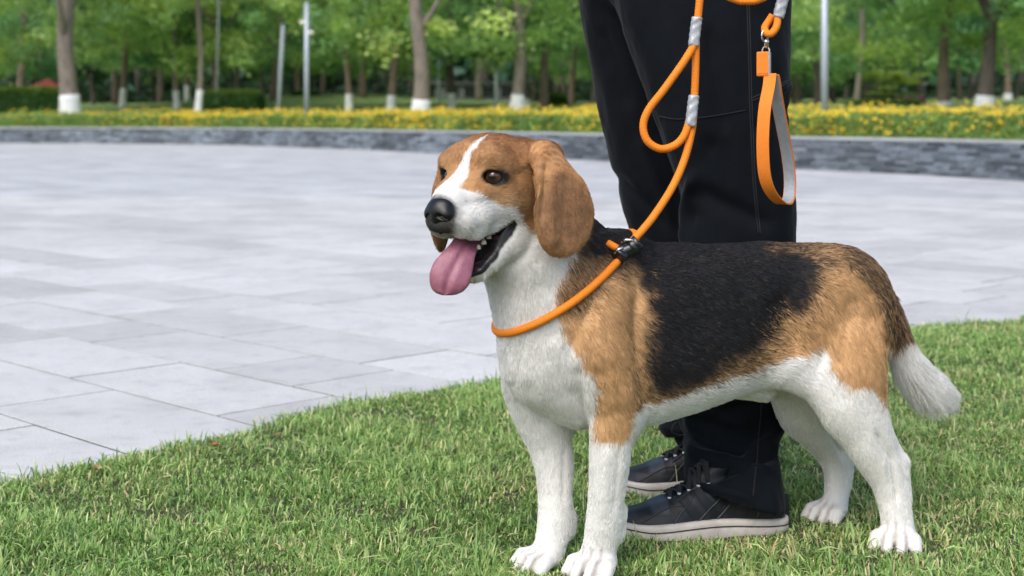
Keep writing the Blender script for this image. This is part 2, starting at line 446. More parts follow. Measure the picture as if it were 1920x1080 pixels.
# ---- the lawn in front: soil sheet and blades of grass
def lawn():
    xs = np.arange(-3.4, 6.6, .06); ys = np.arange(.5, 6.3, .06)
    X, Y = np.meshgrid(xs, ys, indexing='ij'); P = np.c_[X.ravel(), Y.ravel()]; d = lawn_d(P)
    z = np.where(d > 0, .006 + .010 * sstep(0, .12, d) + .004 * vnoise(P * 9, 5) * sstep(0, .2, d), -.02); V = np.c_[P, z]
    ny = len(ys); i, j = np.meshgrid(np.arange(len(xs) - 1), np.arange(ny - 1), indexing='ij'); a = (i * ny + j).ravel(); Fc = np.stack([a, a + ny, a + ny + 1, a + 1], 1)
    Fc = Fc[(d[Fc] > -.05).any(1)]
    o = mesh_obj('lawn', V, Fc, mat('soil', (.052, .060, .022), .95, col2=(.085, .066, .036), nscale=26, bump=1, bscale=140, bdist=.006)); o['kind'] = 'structure'
    if 'grass' in SKIP: return
    def ground_of(P, d): return .006 + .010 * sstep(0, .12, d) + .004 * vnoise(P * 9, 5)
    # sample blade roots: more per square metre near the lens
    NB = 345000
    y = 1.85 + (6.3 - 1.85) * rng.random(NB * 3) ** 1.25; half = .40 * y + .30
    x = rng.uniform(-1, 1, NB * 3) * half
    P = np.c_[x, y]; 
    keep = rng.random(len(P)) < np.minimum(1, (2.6 / y) ** .4 * half / (.40 * 2.6 + .3) * .9); P = P[keep]
    # thin and thick patches, tufts
    dens = .62 + .48 * vnoise(P * 6, 31) + .40 * vnoise(P * 17, 32); P = P[rng.random(len(P)) < np.maximum(dens, .30)]
    d = lawn_d(P); P = P[d > -.004]; d = d[d > -.004]; P = P[:NB]; d = d[:NB]
    # the turf goes on at the sides and towards the lens, outside the picture: fewer, broader blades
    Q_ = np.c_[rng.uniform(-3.2, 5.6, 150000), rng.uniform(.7, 6.0, 150000)]; Q_ = Q_[(np.abs(Q_[:, 0]) > .40 * Q_[:, 1] + .28) | (Q_[:, 1] < 1.86)]; dq = lawn_d(Q_); Q_ = Q_[dq > 0][:75000]; dq = dq[dq > 0][:75000]
    nc_ = len(P); P = np.r_[P, Q_]; d = np.r_[d, dq]; n = len(P); print('blades', nc_, n)
    z0 = ground_of(P, d) - .004
    yy = P[:, 1]
    cl = vnoise(P * 16, 41); cl2 = vnoise(P * 5, 42)
    # tufts: blades lean out of shared centres
    tc_ = np.round(P / .045 + rng.normal(0, .25, P.shape)) * .045 + .012 * np.stack([vnoise(P * 40, 1), vnoise(P * 40, 2)], 1)
    lean = P - tc_; ang = np.arctan2(lean[:, 1], lean[:, 0]) + rng.normal(0, .9, n)
    hgt = rng.gamma(4, 1 / 4, n) * (.0140 + .0045 * cl + .0055 * cl2)
    flat = rng.random(n) < .14; 
    rim = sstep(.06, .0, d); hgt = hgt * (1 + .45 * rim * rng.random(n))
    tall = rng.random(n) < .012; hgt[tall] *= rng.uniform(1.3, 1.8, tall.sum()) * .9
    # shorter where paws and shoes press it down
    hgt = np.clip(hgt, .004, .040)
    for (fx, fy, fr, fh) in ((.115, 2.15, .055, .35), (.042, 2.18, .055, .40), (.622, 2.30, .055, .30), (.545, 2.46, .055, .35), (.20, 2.40, .07, .5), (.28, 2.37, .07, .42), (.37, 2.38, .07, .42), (.45, 2.40, .06, .5), (.22, 2.62, .07, .5)):   # pressed down round the paws and shoes
        pr_ = np.exp(-(((P[:, 0] - fx) / fr) ** 2 + ((P[:, 1] - fy) / fr) ** 2) ** 2); hgt = hgt * (1 - (1 - fh) * pr_)
    curl = rng.uniform(.5, 2.4, n); curl[flat] = rng.uniform(2.2, 3.2, flat.sum()); hgt[flat] *= 1.9; curl[tall] = .5
    wd = (.0010 + .0011 * rng.random(n)) * np.maximum(1, yy / 3.0) ** .7
    wd[nc_:] *= 2.2
    dx, dy = np.cos(ang), np.sin(ang); sxv, syv = -dy, dx
    tw = rng.normal(0, .5, n)
    ks = np.array([0, .38, .72, 1.0]); V = np.zeros((n, 7, 3))
    for q, k in enumerate(ks):
        th_ = curl * k; h_ = hgt * (np.sin(th_) / curl) ; r_ = hgt * (1 - np.cos(th_)) / curl
        bend = .012 * k * k * tw * (hgt / .03)
        cx = P[:, 0] + dx * r_ + sxv * bend; cy_ = P[:, 1] + dy * r_ + syv * bend; cz = z0 + h_ + .004 * k
        ww = wd * (1 - .15 * k if q < 2 else .62)
        if q < 3:
            V[:, 2 * q] = np.c_[cx - sxv * ww, cy_ - syv * ww, cz]; V[:, 2 * q + 1] = np.c_[cx + sxv * ww, cy_ + syv * ww, cz + ww * tw]
        else: V[:, 6] = np.c_[cx, cy_, cz]
    base = np.arange(n) * 7; T = np.concatenate([np.stack([base + a, base + b_, base + c], 1) for a, b_, c in ((0, 1, 3), (0, 3, 2), (2, 3, 5), (2, 5, 4), (4, 5, 6))])
    g1 = np.array([.155, .285, .062]); g2 = np.array([.275, .410, .130]); g3 = np.array([.460, .520, .220]); st = np.array([.60, .53, .28]); dk = np.array([.055, .135, .035])
    u = rng.random(n); mix = np.clip(.5 + .5 * cl2 + .42 * cl + rng.normal(0, .30, n), 0, 1)[:, None]
    c = g1 * (1 - mix) + g2 * mix; c = np.where((u < .10)[:, None], dk, c); c = np.where(((u > .10) & (u < .30))[:, None], g3, c)
    dry = np.clip(.06 + .14 * vnoise(P * 6, 55) + .09 * vnoise(P * 1.9, 56), .01, .5); c = np.where((rng.random(n) < dry)[:, None], st * rng.uniform(.6, 1.1, (n, 1)), c)
    c = c * 1.26 * (1 + rng.normal(0, .12, (n, 1)))
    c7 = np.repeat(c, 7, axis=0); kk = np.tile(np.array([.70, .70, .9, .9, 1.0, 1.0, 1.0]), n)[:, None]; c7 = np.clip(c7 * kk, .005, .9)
    gm = leaf_mat('grass_blade', (.1, .2, .03), attr='tint', trans=.30, rough=.45, var=.12, nscale=8)
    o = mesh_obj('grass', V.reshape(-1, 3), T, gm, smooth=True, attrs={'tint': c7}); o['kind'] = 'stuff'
    tag(o, 'short uneven green turf with yellowed blades in front of the paving', 'grass')
lawn()

# fallen leaves on the turf
def dead_leaves():
    m1 = mat('dead_leaf', (.33, .12, .055), .7, noise=.3, nscale=90); m2 = mat('tan_leaf', (.50, .36, .20), .7, noise=.3, nscale=90)
    for i, (px, py, m_, s_, lab) in enumerate(((401, 872, m1, .011, 'curled red-brown leaf on the turf near the paving edge'), (180, 920, m2, .013, 'pale tan leaf on the turf, nearest the left edge'), (519, 855, m2, .010, 'small tan leaf on the turf right of the red-brown one'))):
        x, y = pxg(px, py - 12); V = []; Fc = []
        for a in range(7):
            for b_ in range(5):
                u, v = a / 6 * 2 - 1, b_ / 4 * 2 - 1; wv = .55 * math.sqrt(max(0, 1 - abs(u) ** 1.6)); V.append((u * s_, v * wv * s_, .35 * s_ * (v * v) + .4 * s_ * u * u + .1 * s_ * math.sin(5 * u)))
        for a in range(6):
            for b_ in range(4): k = a * 5 + b_; Fc.append((k, k + 5, k + 6, k + 1))
        o = mesh_obj('fallen_leaf', V, Fc, m_, loc=(x, y, .028)); o.rotation_euler = (.3, .2, i * 1.3); tag(o, lab, 'leaf', 'fallen leaves on the turf')
dead_leaves()

# ================================================================== PLANTER WALL
def planter_wall():
    root = empty('planter_wall', (0, 20, 0)); tag(root, 'low curved retaining wall of stacked dark slate with a pale coping', 'wall')
    dd = np.arange(0, WLEN, .35); p, t, n = wall_at(dd); V = []; N_ = len(dd)
    for o_, z in ((.03, -.05), (.03, WALL_H - .036), (.36, WALL_H - .036), (.36, -.05)): V.append(np.c_[p + n * o_, np.full(N_, z)])
    V = np.concatenate(V); Fc = [(q * N_ + i, ((q + 1) % 4) * N_ + i, ((q + 1) % 4) * N_ + i + 1, q * N_ + i + 1) for q in range(4) for i in range(N_ - 1)]
    o = mesh_obj('core', V, Fc, mat('wall_core', (.045, .05, .055), .95), smooth=False); 
    def adopt(o): o.parent = root; o.location = (o.location[0], o.location[1] - 20, o.location[2])
    adopt(o)
    sm = mat('slate', (.140, .165, .190), .7, objrand=.55, noise=.30, nscale=6, bump=.8, bscale=40, bdist=.01)
    smf = mat('slate_far', (.140, .165, .190), .7, attr='tone', noise=.30, nscale=6, bump=.8, bscale=40, bdist=.01)
    # a few stone shapes, irregular front
    rr = random.Random(5); protos = []
    def stone(L, h, dpt):
        V = []
        for sx in (0, .33, .67, 1):
            for sz in (0, 1):
                e = rr.uniform(-.006, .006); V.append((sx * L - L / 2 + rr.uniform(-.01, .01) * L, -dpt + rr.uniform(-.010, .010), (sz - .5) * h * .93 + e * .3)); V.append((sx * L - L / 2, .06, (sz - .5) * h * .93))
        Fc = []
        for i in range(3):
            a = i * 4; Fc += [(a, a + 4, a + 6, a + 2), (a + 1, a + 3, a + 7, a + 5), (a + 2, a + 6, a + 7, a + 3), (a, a + 1, a + 5, a + 4)]
        Fc += [(0, 2, 3, 1), (12, 13, 15, 14)]; return V, Fc
    rows = []; z = 0.0; hs = []
    while z < WALL_H - .05:
        h = rr.choice([.028, .036, .045]); hs.append((z + h / 2, h)); z += h
    items = []
    for z, h in hs:
        d = rr.uniform(0, .3)
        while d < WLEN - .5:
            L = rr.uniform(.12, .42); items.append((d + L / 2, z, L, h)); d += L + .003
    P, T_, N2 = wall_at(np.array([i[0] for i in items])); dist = P[:, 1]; px = 960 + F * P[:, 0] / np.maximum(P[:, 1], .1)
    vis = (px > -60) & (px < 1980) & (P[:, 1] > 10); order = np.argsort(np.where(vis, dist, 999)); first = set(order[:290].tolist())
    protos = {}
    VV, FF, tone, nv = [], [], [], 0
    for i, (d, z, L, h) in enumerate(items):
        a = math.atan2(T_[i][1], T_[i][0]); dpt = rr.uniform(.0, .026)
        if i in first:
            kq = rr.randrange(10)
            if kq not in protos: V, Fc = stone(.27, .036, .012); o = mesh_obj('stone', V, Fc, sm, smooth=False); protos[kq] = o
            else: o = link_copy(protos[kq])
            o.parent = root; o.scale = (L / .27, 1, h / .036); q = P[i] - N2[i] * dpt; o.location = (q[0], q[1] - 20, z); o.rotation_euler = (0, 0, a)
        elif P[i][1] > 3:
            V, Fc = stone(L, h, .012 + dpt); V = np.array(V); c, s_ = math.cos(a), math.sin(a)
            V = np.c_[V[:, 0] * c - V[:, 1] * s_ + P[i][0], V[:, 0] * s_ + V[:, 1] * c + P[i][1], V[:, 2] + z]; VV.append(V); FF += [tuple(k + nv for k in f) for f in Fc]; nv += len(V)
            k = rr.uniform(.45, 1.7) * (1 + .25 * math.sin(d * 1.7)); tone += [(.140 * k, .165 * k, .190 * k)] * len(Fc)
    o = mesh_obj('far_stones', np.concatenate(VV), FF, smf, smooth=False, attrs={'tone': np.array(tone)}); o['kind'] = 'stuff'; adopt(o)
    # coping stones
    cm_ = mat('coping_granite', (.40, .415, .415), .6, objrand=.08, noise=.12, nscale=8, bump=.3, bscale=120)
    pr = None
    for d in np.arange(.4, WLEN - .5, .80):
        p, t, n = wall_at(d); pxx = 960 + F * p[0] / max(p[1], .1)
        if p[1] < 6: continue
        if pr is None:
            mb = MB(); mb.box((0, .165, WALL_H - .018), (.397, .21, .018)); pr = mb.obj('coping_stone', cm_, smooth=False); o = pr
            bv = o.modifiers.new('edge', 'BEVEL'); bv.width = .004; bv.segments = 1
        else: o = link_copy(pr)
        o.parent = root; o.location = (p[0], p[1] - 20, 0); o.rotation_euler = (0, 0, math.atan2(t[1], t[0]))
planter_wall()

# ================================================================== FLOWER BED
def leaf_cloud(P, size, nrm_up=.3, aspect=.5, jit=.35):
    """one bent leaf (2 triangles folded at the rib) per point"""
    n = len(P); a = rng.normal(0, 1, (n, 3)); a[:, 2] *= .6; a /= np.linalg.norm(a, axis=1)[:, None]
    u = rng.normal(0, 1, (n, 3)); u[:, 2] += nrm_up * 3; b_ = np.cross(a, u); b_ /= np.linalg.norm(b_, axis=1)[:, None] + 1e-9; nn = np.cross(a, b_)
    s_ = (size * rng.uniform(1 - jit, 1 + jit, n))[:, None] if np.isscalar(size) else (size * rng.uniform(1 - jit, 1 + jit, n))[:, None]
    V = np.stack([P - a * s_, P + b_ * s_ * aspect + nn * s_ * .15, P + a * s_, P - b_ * s_ * aspect + nn * s_ * .15], 1).reshape(-1, 3)
    k = np.arange(n) * 4; return V, np.concatenate([np.stack([k, k + 1, k + 2], 1), np.stack([k, k + 2, k + 3], 1)])

def flower_bed():
    N_ = 95000
    d = rng.uniform(0, WLEN, N_ * 2); off = .37 + 3.0 * rng.random(N_ * 2) ** 1.6; p, t, n = wall_at(d); P = p + n * off[:, None]
    px = 960 + F * P[:, 0] / np.maximum(P[:, 1], .1); k = (px > -300) & (px < 2200) & (P[:, 1] > 9) & (rng.random(len(px)) < np.clip(22 / P[:, 1], .35, 1)); P = P[k][:N_]; off = off[k][:N_]; d = d[k][:N_]
    gz = garden_z(P, off); top = .33 + .05 * vnoise(P * 1.1, 3) + .05 * vnoise(P * 3.2, 4); top = top * sstep(.34, .47, off)
    hf_ = rng.random(len(P)) ** .6; z = gz + top * hf_ + .02; W3 = np.c_[P, z]
    sz = np.where(P[:, 1] > 25, .045, .034)
    V, T = leaf_cloud(W3, sz, .5, .45)
    cc = np.array([.195, .330, .085]) * (1 + .35 * vnoise(W3 * 3, 6) + rng.normal(0, .15, len(P)))[:, None]; yl = rng.random(len(P)) < .18; cc[yl] = np.array([.18, .26, .05])
    root = mesh_obj('flower_bed', V, T, leaf_mat('bed_leaf', (.05, .1, .03), attr='tint', trans=.3, rough=.5, var=.1), attrs={'tint': np.repeat(np.clip(cc, .01, .9), 4, axis=0)}, smooth=False)
    root['kind'] = 'stuff'; tag(root, 'bed of low green plants with yellow flowers along the top of the slate wall', 'flower bed')
    # blossoms: little five-petalled rosettes
    NF = 17500; d = rng.uniform(0, WLEN, NF * 3); off = .38 + 3.1 * rng.random(NF * 3) ** 1.6; p, t, n = wall_at(d); P = p + n * off[:, None]
    px = 960 + F * P[:, 0] / np.maximum(P[:, 1], .1)
    dens = np.clip(.60 + .55 * vnoise(P * .45, 8) + .30 * vnoise(P * 1.4, 9), 0, 1) * np.where(P[:, 0] < -9.6, .25 + .25 * vnoise(P * .8, 12), 1)
    k = (px > -200) & (px < 2100) & (P[:, 1] > 9) & (rng.random(len(px)) < dens); P = P[k][:NF]; off = off[k][:NF]; n_ = len(P)
    gz = garden_z(P, off); top = (.33 + .05 * vnoise(P * 1.1, 3) + .05 * vnoise(P * 3.2, 4)) * sstep(.34, .47, off)
    z = gz + top * np.where(rng.random(n_) < .60, rng.uniform(.93, 1.12, n_), rng.uniform(.12, .95, n_)) + .03
    C = np.c_[P, z]; r_ = rng.uniform(.019, .032, n_) * np.where(P[:, 1] > 26, 1.15, 1)
    a = rng.normal(0, .5, (n_, 3)) + np.array([0, -.55, .9]); a /= np.linalg.norm(a, axis=1)[:, None]; u = np.cross(a, rng.normal(0, 1, (n_, 3))); u /= np.linalg.norm(u, axis=1)[:, None]; v = np.cross(a, u)
    ring = [C + (u * math.cos(q) + v * math.sin(q)) * (r_ * (1 if i % 2 == 0 else .62))[:, None] + a * (r_ * (.18 if i % 2 == 0 else .05))[:, None] for i, q in enumerate(np.arange(10) * math.pi / 5)]
    V = np.stack([C] + ring, 1).reshape(-1, 3); b_ = np.arange(n_) * 11; T = np.concatenate([np.stack([b_, b_ + 1 + i, b_ + 1 + (i + 1) % 10], 1) for i in range(10)])
    cy_ = np.array([.95, .78, .05]); co = np.array([.95, .55, .04]); m_ = (rng.random(n_) < .22)[:, None]; cc = np.where(m_, co, cy_) * rng.uniform(.8, 1.1, (n_, 1)); cc = np.repeat(cc, 11, 0); cc[::11] = (.5, .25, .02)
    o = mesh_obj('blossoms', V, T, leaf_mat('petal', (.8, .5, .02), attr='tint', trans=.3, rough=.6, var=.05), root, attrs={'tint': cc}, smooth=False); o['kind'] = 'stuff'
if 'bed' not in SKIP: flower_bed()
# ================================================================== THE DOG
# dog frame: s towards the tail, w across (away from the lens), z up
D0 = np.array([.081, 2.229]); DS = np.array([.9245, .3812]); DN = np.array([-.3812, .9245])

def to_dog(P):
    P = np.asarray(P, float); q = P[..., :2] - D0
    return np.stack([q @ DS, q @ DN, P[..., 2]], -1)

def from_dog(P):
    P = np.asarray(P, float)
    xy = D0 + P[..., 0:1] * DS + P[..., 1:2] * DN
    return np.concatenate([xy, P[..., 2:3]], -1)

def B(px, py, wv=0.0):
    """dog-frame point seen at px,py lying in the lengthwise plane at offset wv"""
    ux = (px - 960) / F
    Y = (wv + D0 @ DN) / (ux * DN[0] + DN[1])
    return to_dog(world(px, py, Y))

def px_of(P):          # world -> photo pixels
    return np.stack([960 + F * P[..., 0] / P[..., 1], HZ + F * (EYE - P[..., 2]) / P[..., 1]], -1)

# head frame
HO = world(879, 334, 2.11)
HYAW = R(35)
HF = np.array([-math.sin(HYAW), -math.cos(HYAW), 0]); HL = np.array([math.cos(HYAW), -math.sin(HYAW), 0]); HU = np.array([0, 0, 1.])
def H(f, l, u): return to_dog(HO + f * HF + l * HL + u * HU)
def dvec(v):           # world direction -> dog frame
    return np.array([v[:2] @ DS, v[:2] @ DN, v[2]])
HM = np.stack([dvec(HF), dvec(HL), dvec(HU)], 1)
def head_local(Pw):
    q = Pw - HO; return q @ HF, q @ HL, q @ HU
PXM = 2.11 / F         # metres per photo pixel at the head

def rotm(M, axis, ang):
    """rotate frame M (columns) about its own axis 0/1/2"""
    c, s_ = math.cos(ang), math.sin(ang); i, j = (axis + 1) % 3, (axis + 2) % 3
    N = M.copy(); N[:, i] = c * M[:, i] + s_ * M[:, j]; N[:, j] = -s_ * M[:, i] + c * M[:, j]; return N

EAR_N = np.array([.50, -.86, 0]); EAR_N /= np.linalg.norm(EAR_N)
def ear_pts():
    """near ear: centres (px,py), radius px, world depth"""
    return [(1018, 292, 22, 2.122), (1039, 322, 34, 2.112), (1052, 358, 47, 2.104), (1058, 394, 61, 2.100), (1056, 420, 56, 2.102), (1049, 436, 41, 2.106)]

def axis_grid():
    def seg(a, b, st): return list(np.arange(a, b - 1e-6, st))
    s0, s1 = -.30, .80
    S = seg(-.30, .0, .0019) + seg(.0, s1, .0034)
    W = seg(-.22, .17, .0023)
    Z = seg(-.012, .40, .0034) + seg(.40, .70, .0019)
    return S, W, Z

MOUTH = [(-.0345, -.0625), (-.020, -.0730), (-.005, -.0820), (.021, -.0890), (.050, -.0865), (.085, -.0800), (.085, -.150), (.030, -.1400), (.015, -.1330), (.004, -.1250), (-.008, -.1095), (-.020, -.0885), (-.031, -.0690)]
LOWER_LIP = [(-.036, -.0640), (-.034, -.0710), (-.0220, -.0895), (-.0095, -.1110), (.003, -.1260), (.014, -.1345), (.026, -.139)]
def build_dog_sdf():
    g = SDF(axis_grid())
    # ---- trunk: loft with top, bottom and half width along the body
    TOPUP = 9
    prof = [  # px x, top, bottom, half width
        (956, 655, 700, .012), (966, 610, 730, .034), (983, 570, 755, .050), (1005, 530, 775, .062), (1040, 490, 795, .071), (1080, 462, 808, .077),
        (1130, 450, 808, .082), (1180, 452, 805, .085), (1240, 459, 790, .088), (1300, 462, 772, .089), (1360, 462, 750, .086),
        (1420, 459, 730, .079), (1480, 460, 708, .073), (1530, 465, 700, .070), (1575, 477, 700, .066), (1610, 500, 700, .058), (1636, 535, 680, .046), (1650, 575, 655, .030), (1657, 600, 635, .012)]
    pr = np.array(prof, float); pr[:, 1] -= TOPUP * sstep(1100, 1200, pr[:, 0]) * sstep(1640, 1560, pr[:, 0]); sm = catmull(pr, 6)
    sv_, zt, zb = [], [], []
    for x, t, b_, h in sm:
        a = B(x, t); c = B(x, b_); sv_.append(a[0]); zt.append(a[2]); zb.append(c[2])
    sv_ = np.array(sv_); zt = np.array(zt) - .004; zb = np.array(zb) + .004; hw = sm[:, 3] - .003
    def trunk(S, W, Z):
        s1 = S[:, 0, 0]; t = np.interp(s1, sv_, zt)[:, None, None]; b_ = np.interp(s1, sv_, zb)[:, None, None]; h = np.interp(s1, sv_, hw)[:, None, None]
        zc = (t + b_) / 2; hz = (t - b_) / 2
        v = (Z - zc) / hz; h2 = h * (1 - .10 * v)          # a little fuller below
        q = np.sqrt((np.abs(W / h2) ** 2.3 + np.abs(v) ** 2.3 + 1e-9) ** (2 / 2.3))
        d = (q - 1) * np.minimum(h, hz) * .9
        e = np.maximum(sv_[0] - S, S - sv_[-1]); return np.maximum(d, e)
    g.apply(trunk, (sv_[0], -.12, zb.min()), (sv_[-1], .12, zt.max()), .002)
    LATW = ((0, 1, 0), .86)
    # ---- neck
    g.chain([B(985, 395, .0), B(1000, 470, -.004), B(1036, 550, .0), B(1075, 610, 0)], [.060, .074, .091, .098], .03, LATW)
    g.chain([B(1040, 440, .0), B(1130, 505, 0)], [.05, .05], .05, LATW)
    # breast bone
    g.ell(B(998, 655, .0), (.040, .045, .06), k=.04)
    # ---- shoulders and forelegs; near then far
    for sg, dx, pts, rad in (
        (-1, 0, [(1130, 560, .050), (1118, 660, .058), (1150, 755, .058), (1146, 820, .058), (1142, 880, .055), (1137, 940, .052), (1133, 985, .049), (1126, 1022, .047), (1118, 1050, .046)],
                [.050, .056, .042, .0325, .0300, .0275, .0285, .0255, .027]),
        (1, 0, [(1075, 560, .050), (1006, 690, .053), (1014, 765, .055), (1029, 830, .052), (1040, 880, .044), (1042, 930, .036), (1042, 978, .028), (1034, 1018, .020), (1026, 1044, .014)],
                [.046, .054, .048, .0350, .0300, .0265, .0280, .0245, .026])):
        P = [B(x, y, sg * ww) for x, y, ww in pts]; P = catmull(P, 3); r = np.interp(np.arange(len(P)), np.arange(len(rad)) * 3, rad) - .003
        g.chain(P, r, .008, ((0, 1, 0), .9))
    g.ell(B(1178, 792, -.058), (.022, .016, .022), k=.02)     # near elbow
    g.ell(B(1062, 790, .054), (.016, .016, .018), k=.02)
    g.cone(B(1165, 955, -.05), .008, B(1160, 1000, -.048), .011, .012)   # heel pad of the wrist
    g.cone(B(1070, 968, .030), .008, B(1066, 993, .026), .010, .012)
    # ---- hindquarters
    g.ell(B(1588, 590, -.045), (.088, .040, .100), k=.05)
    g.ell(B(1588, 590, .045), (.088, .040, .100), k=.05)
    hl = (((0, 1, 0), .82))
    near = [(1590, 650, .055), (1596, 710, .066), (1608, 765, .074), (1624, 815, .080), (1645, 858, .085), (1664, 895, .089), (1676, 938, .095), (1683, 980, .101), (1686, 1010, .107)]
    nr = [.068, .060, .049, .0420, .0350, .0295, .0255, .0240, .0250]
    far = [(1540, 650, .055), (1518, 720, .066), (1520, 765, .074), (1540, 805, .082), (1558, 840, .088), (1570, 874, .088), (1571, 910, .084), (1568, 940, .078), (1560, 960, .072)]
    fr = [.068, .063, .053, .0410, .0290, .0235, .0205, .0205, .0225]
    for sg, pts, rad in ((-1, near, nr), (1, far, fr)):
        P = [B(x, y, sg * ww) for x, y, ww in pts]; P = catmull(P, 3); r = np.interp(np.arange(len(P)), np.arange(len(rad)) * 3, rad) - .003
        g.chain(P, r, .010, hl)
    g.ell(B(1583, 775, -.074), (.024, .022, .034), M=rotm(np.eye(3), 1, .4), k=.03)    # stifle
    g.ell(B(1500, 775, .074), (.020, .022, .030), k=.03)
    g.cone(B(1648, 800, -.080), .016, B(1687, 866, -.087), .0115, .010)           # tendon to the hock
    g.cone(B(1687, 868, -.087), .0125, B(1693, 930, -.092), .010, .014)
    g.cone(B(1566, 790, .080), .013, B(1588, 845, .087), .0105, .010)
    g.cone(B(1588, 845, .087), .0115, B(1585, 905, .084), .009, .014)
    # skin fold of the flank
    g.cone(B(1480, 690, -.055), .022, B(1560, 745, -.070), .026, .04, hl)
    g.cone(B(1450, 700, .05), .022, B(1500, 745, .068), .028, .04, hl)
    # belly tuft
    g.cone(B(1390, 722, 0), .018, B(1430, 730, 0), .021, .02)
    # ---- tail
    tp = [(1585, 500), (1620, 518), (1650, 550), (1672, 595), (1686, 640), (1704, 682), (1732, 718), (1766, 748), (1792, 766)]
    tr = [.015, .018, .021, .022, .023, .027, .029, .024, .010]
    P = catmull([B(x, y, .004) for x, y in tp], 3); r = np.interp(np.arange(len(P)), np.arange(len(tr)) * 3, tr) - .003
    g.chain(P, r, .005)
    # ---- paws
    def paw(C, yaw, sc=1.0, spread=1.0):
        C = np.asarray(C, float); fx = np.array([math.cos(yaw), math.sin(yaw), 0]); fy = np.array([-math.sin(yaw), math.cos(yaw), 0])
        def q(a, b_, c_): return to_dog(C + sc * (a * fx + b_ * fy + np.array([0, 0, c_])))
        M = np.stack([dvec(fx), dvec(fy), (0, 0, 1)], 1)
        g.ell(q(-.004, 0, .021), np.array([.028, .028, .020]) * sc, M, k=.010)
        for b_, l_ in ((-.0265, .030), (-.0098, .041), (.0098, .041), (.0265, .030)):
            bb = b_ * spread
            g.cone(q(l_ - .030, bb * .75, .026), .0110 * sc, q(l_ - .010, bb * 1.0, .0245), .0112 * sc, .004)
            g.cone(q(l_ - .010, bb * 1.0, .0235), .0112 * sc, q(l_ + .004, bb * 1.12, .0125), .0098 * sc, .0012)
        return C, fx, fy, sc
    paws = []
    for (x, y, Yd, yaw, sc, spd) in ((1120, 1070, 2.195, R(238), 1.02, 1.05), (1018, 1042, 2.222, R(222), .98, 1.0), (1682, 1014, 2.332, R(250), .98, 1.12), (1555, 958, 2.498, R(228), .92, 1.05)):
        c = world(x, y, Yd); c[2] = .006; paws.append(paw(c, yaw, sc, spd))
    # ---- head
    He = lambda c, r, k=.012, M=HM, op='add': g.ell(H(*c), r, M, k, op)
    He((-.058, 0, .006), (.068, .056, .055), .02)          # cranium
    He((-.046, .022, .016), (.046, .030, .034), .03); He((-.046, -.022, .016), (.046, .030, .034), .03)
    He((-.075, 0, -.012), (.055, .062, .055), .03)
    for sg in (1, -1):
        He((-.050, sg * .044, -.030), (.048, .026, .034), .025)   # cheeks
        He((-.010, sg * .034, .024), (.016, .020, .010), .026)    # brow
        He((.006, sg * .030, -.022), (.026, .017, .016), .018)      # below the eye
    # muzzle
    g.cone(H(-.020, 0, -.022), .042, H(.040, 0, -.032), .0265, .02)
    g.cone(H(.030, 0, -.033), .0250, H(.060, 0, -.042), .0205, .014)
    for sg in (1, -1):                                      # flews
        g.chain([H(-.030, sg * .034, -.040), H(.012, sg * .024, -.052), H(.042, sg * .0165, -.060), H(.062, sg * .010, -.058)], [.021, .0215, .0190, .0150], .012)
        g.chain([H(-.046, sg * .040, -.050), H(-.012, sg * .030, -.066), H(.018, sg * .024, -.074), (H(.044, sg * .017, -.072))], [.010, .0125, .0130, .0100], .008)
    g.cone(H(.059, 0, -.046), .019, H(.065, 0, -.060), .012, .01)
    # lower jaw, open
    for sg in (1, -1):
        g.chain([H(-.078, sg * .036, -.062), H(-.048, sg * .036, -.093), H(-.020, sg * .028, -.118), H(-.001, sg * .020, -.1325), H(.016, sg * .008, -.1405)], [.024, .0175, .0115, .0092, .0070], .008)
    g.cone(H(-.060, 0, -.108), .026, H(-.012, 0, -.134), .013, .02)
    g.cone(H(-.010, 0, -.136), .010, H(.016, 0, -.141), .0075, .01)
    # throat join
    g.cone(H(-.075, 0, -.070), .055, B(985, 470, -.01), .060, .03)
    # mouth cavity: a wedge opened from each side, with the mouth's inner wall left between
    Minv = np.linalg.inv(HM); o0 = H(0, 0, 0)
    def wedge(S, W, Z):
        S, W, Z = np.broadcast_arrays(S, W, Z); q = (np.stack([S - o0[0], W - o0[1], Z - o0[2]], -1).reshape(-1, 3)) @ Minv.T
        d2 = poly_sd(q[:, [0, 2]], MOUTH)
        al = np.abs(q[:, 1]); d = np.maximum(d2, .0085 - al) ; d = np.maximum(d, -(.06 - al) * 0 - 1)
        return d.reshape(S.shape)
    c_ = H(0, 0, -.10); g.apply(wedge, c_ - .085, c_ + .085, .0025, 'sub')
    # eyes
    for sg in (1, -1):
        ec = np.array([-.0095, .0388 if sg > 0 else -.0335, .0035]); on = np.array([.89, sg * .45, .02]); on /= np.linalg.norm(on)
        Mf = np.stack([on, np.cross([0, 0, 1], on), [0, 0, 1]], 1); Mf[:, 1] /= np.linalg.norm(Mf[:, 1])
        Me = HM @ Mf; Mt = rotm(Me, 0, sg * .14); c0 = H(*ec)
        g.ell(H(*(ec - on * .0005)), (.0145, .0200, .0160), Me, .012)
        def lens(S, W, Z, Mt=Mt, c0=c0):
            p = [S - c0[0], W - c0[1], Z - c0[2]]; n_, a_, u_ = [p[0] * Mt[0, i] + p[1] * Mt[1, i] + p[2] * Mt[2, i] for i in range(3)]
            hw_, hh = .0162, .0118; Rr = (hw_ ** 2 + hh ** 2) / (2 * hh)
            return np.maximum(np.maximum(np.sqrt(a_ ** 2 + (u_ + Rr - hh) ** 2) - Rr, np.sqrt(a_ ** 2 + (u_ - Rr + hh) ** 2) - Rr), .0035 - n_)
        g.apply(lens, c0 - .026, c0 + .026, .0015, 'sub')
        g.ell(c0, (.0134, .0134, .0134), Me, .0, 'sub')
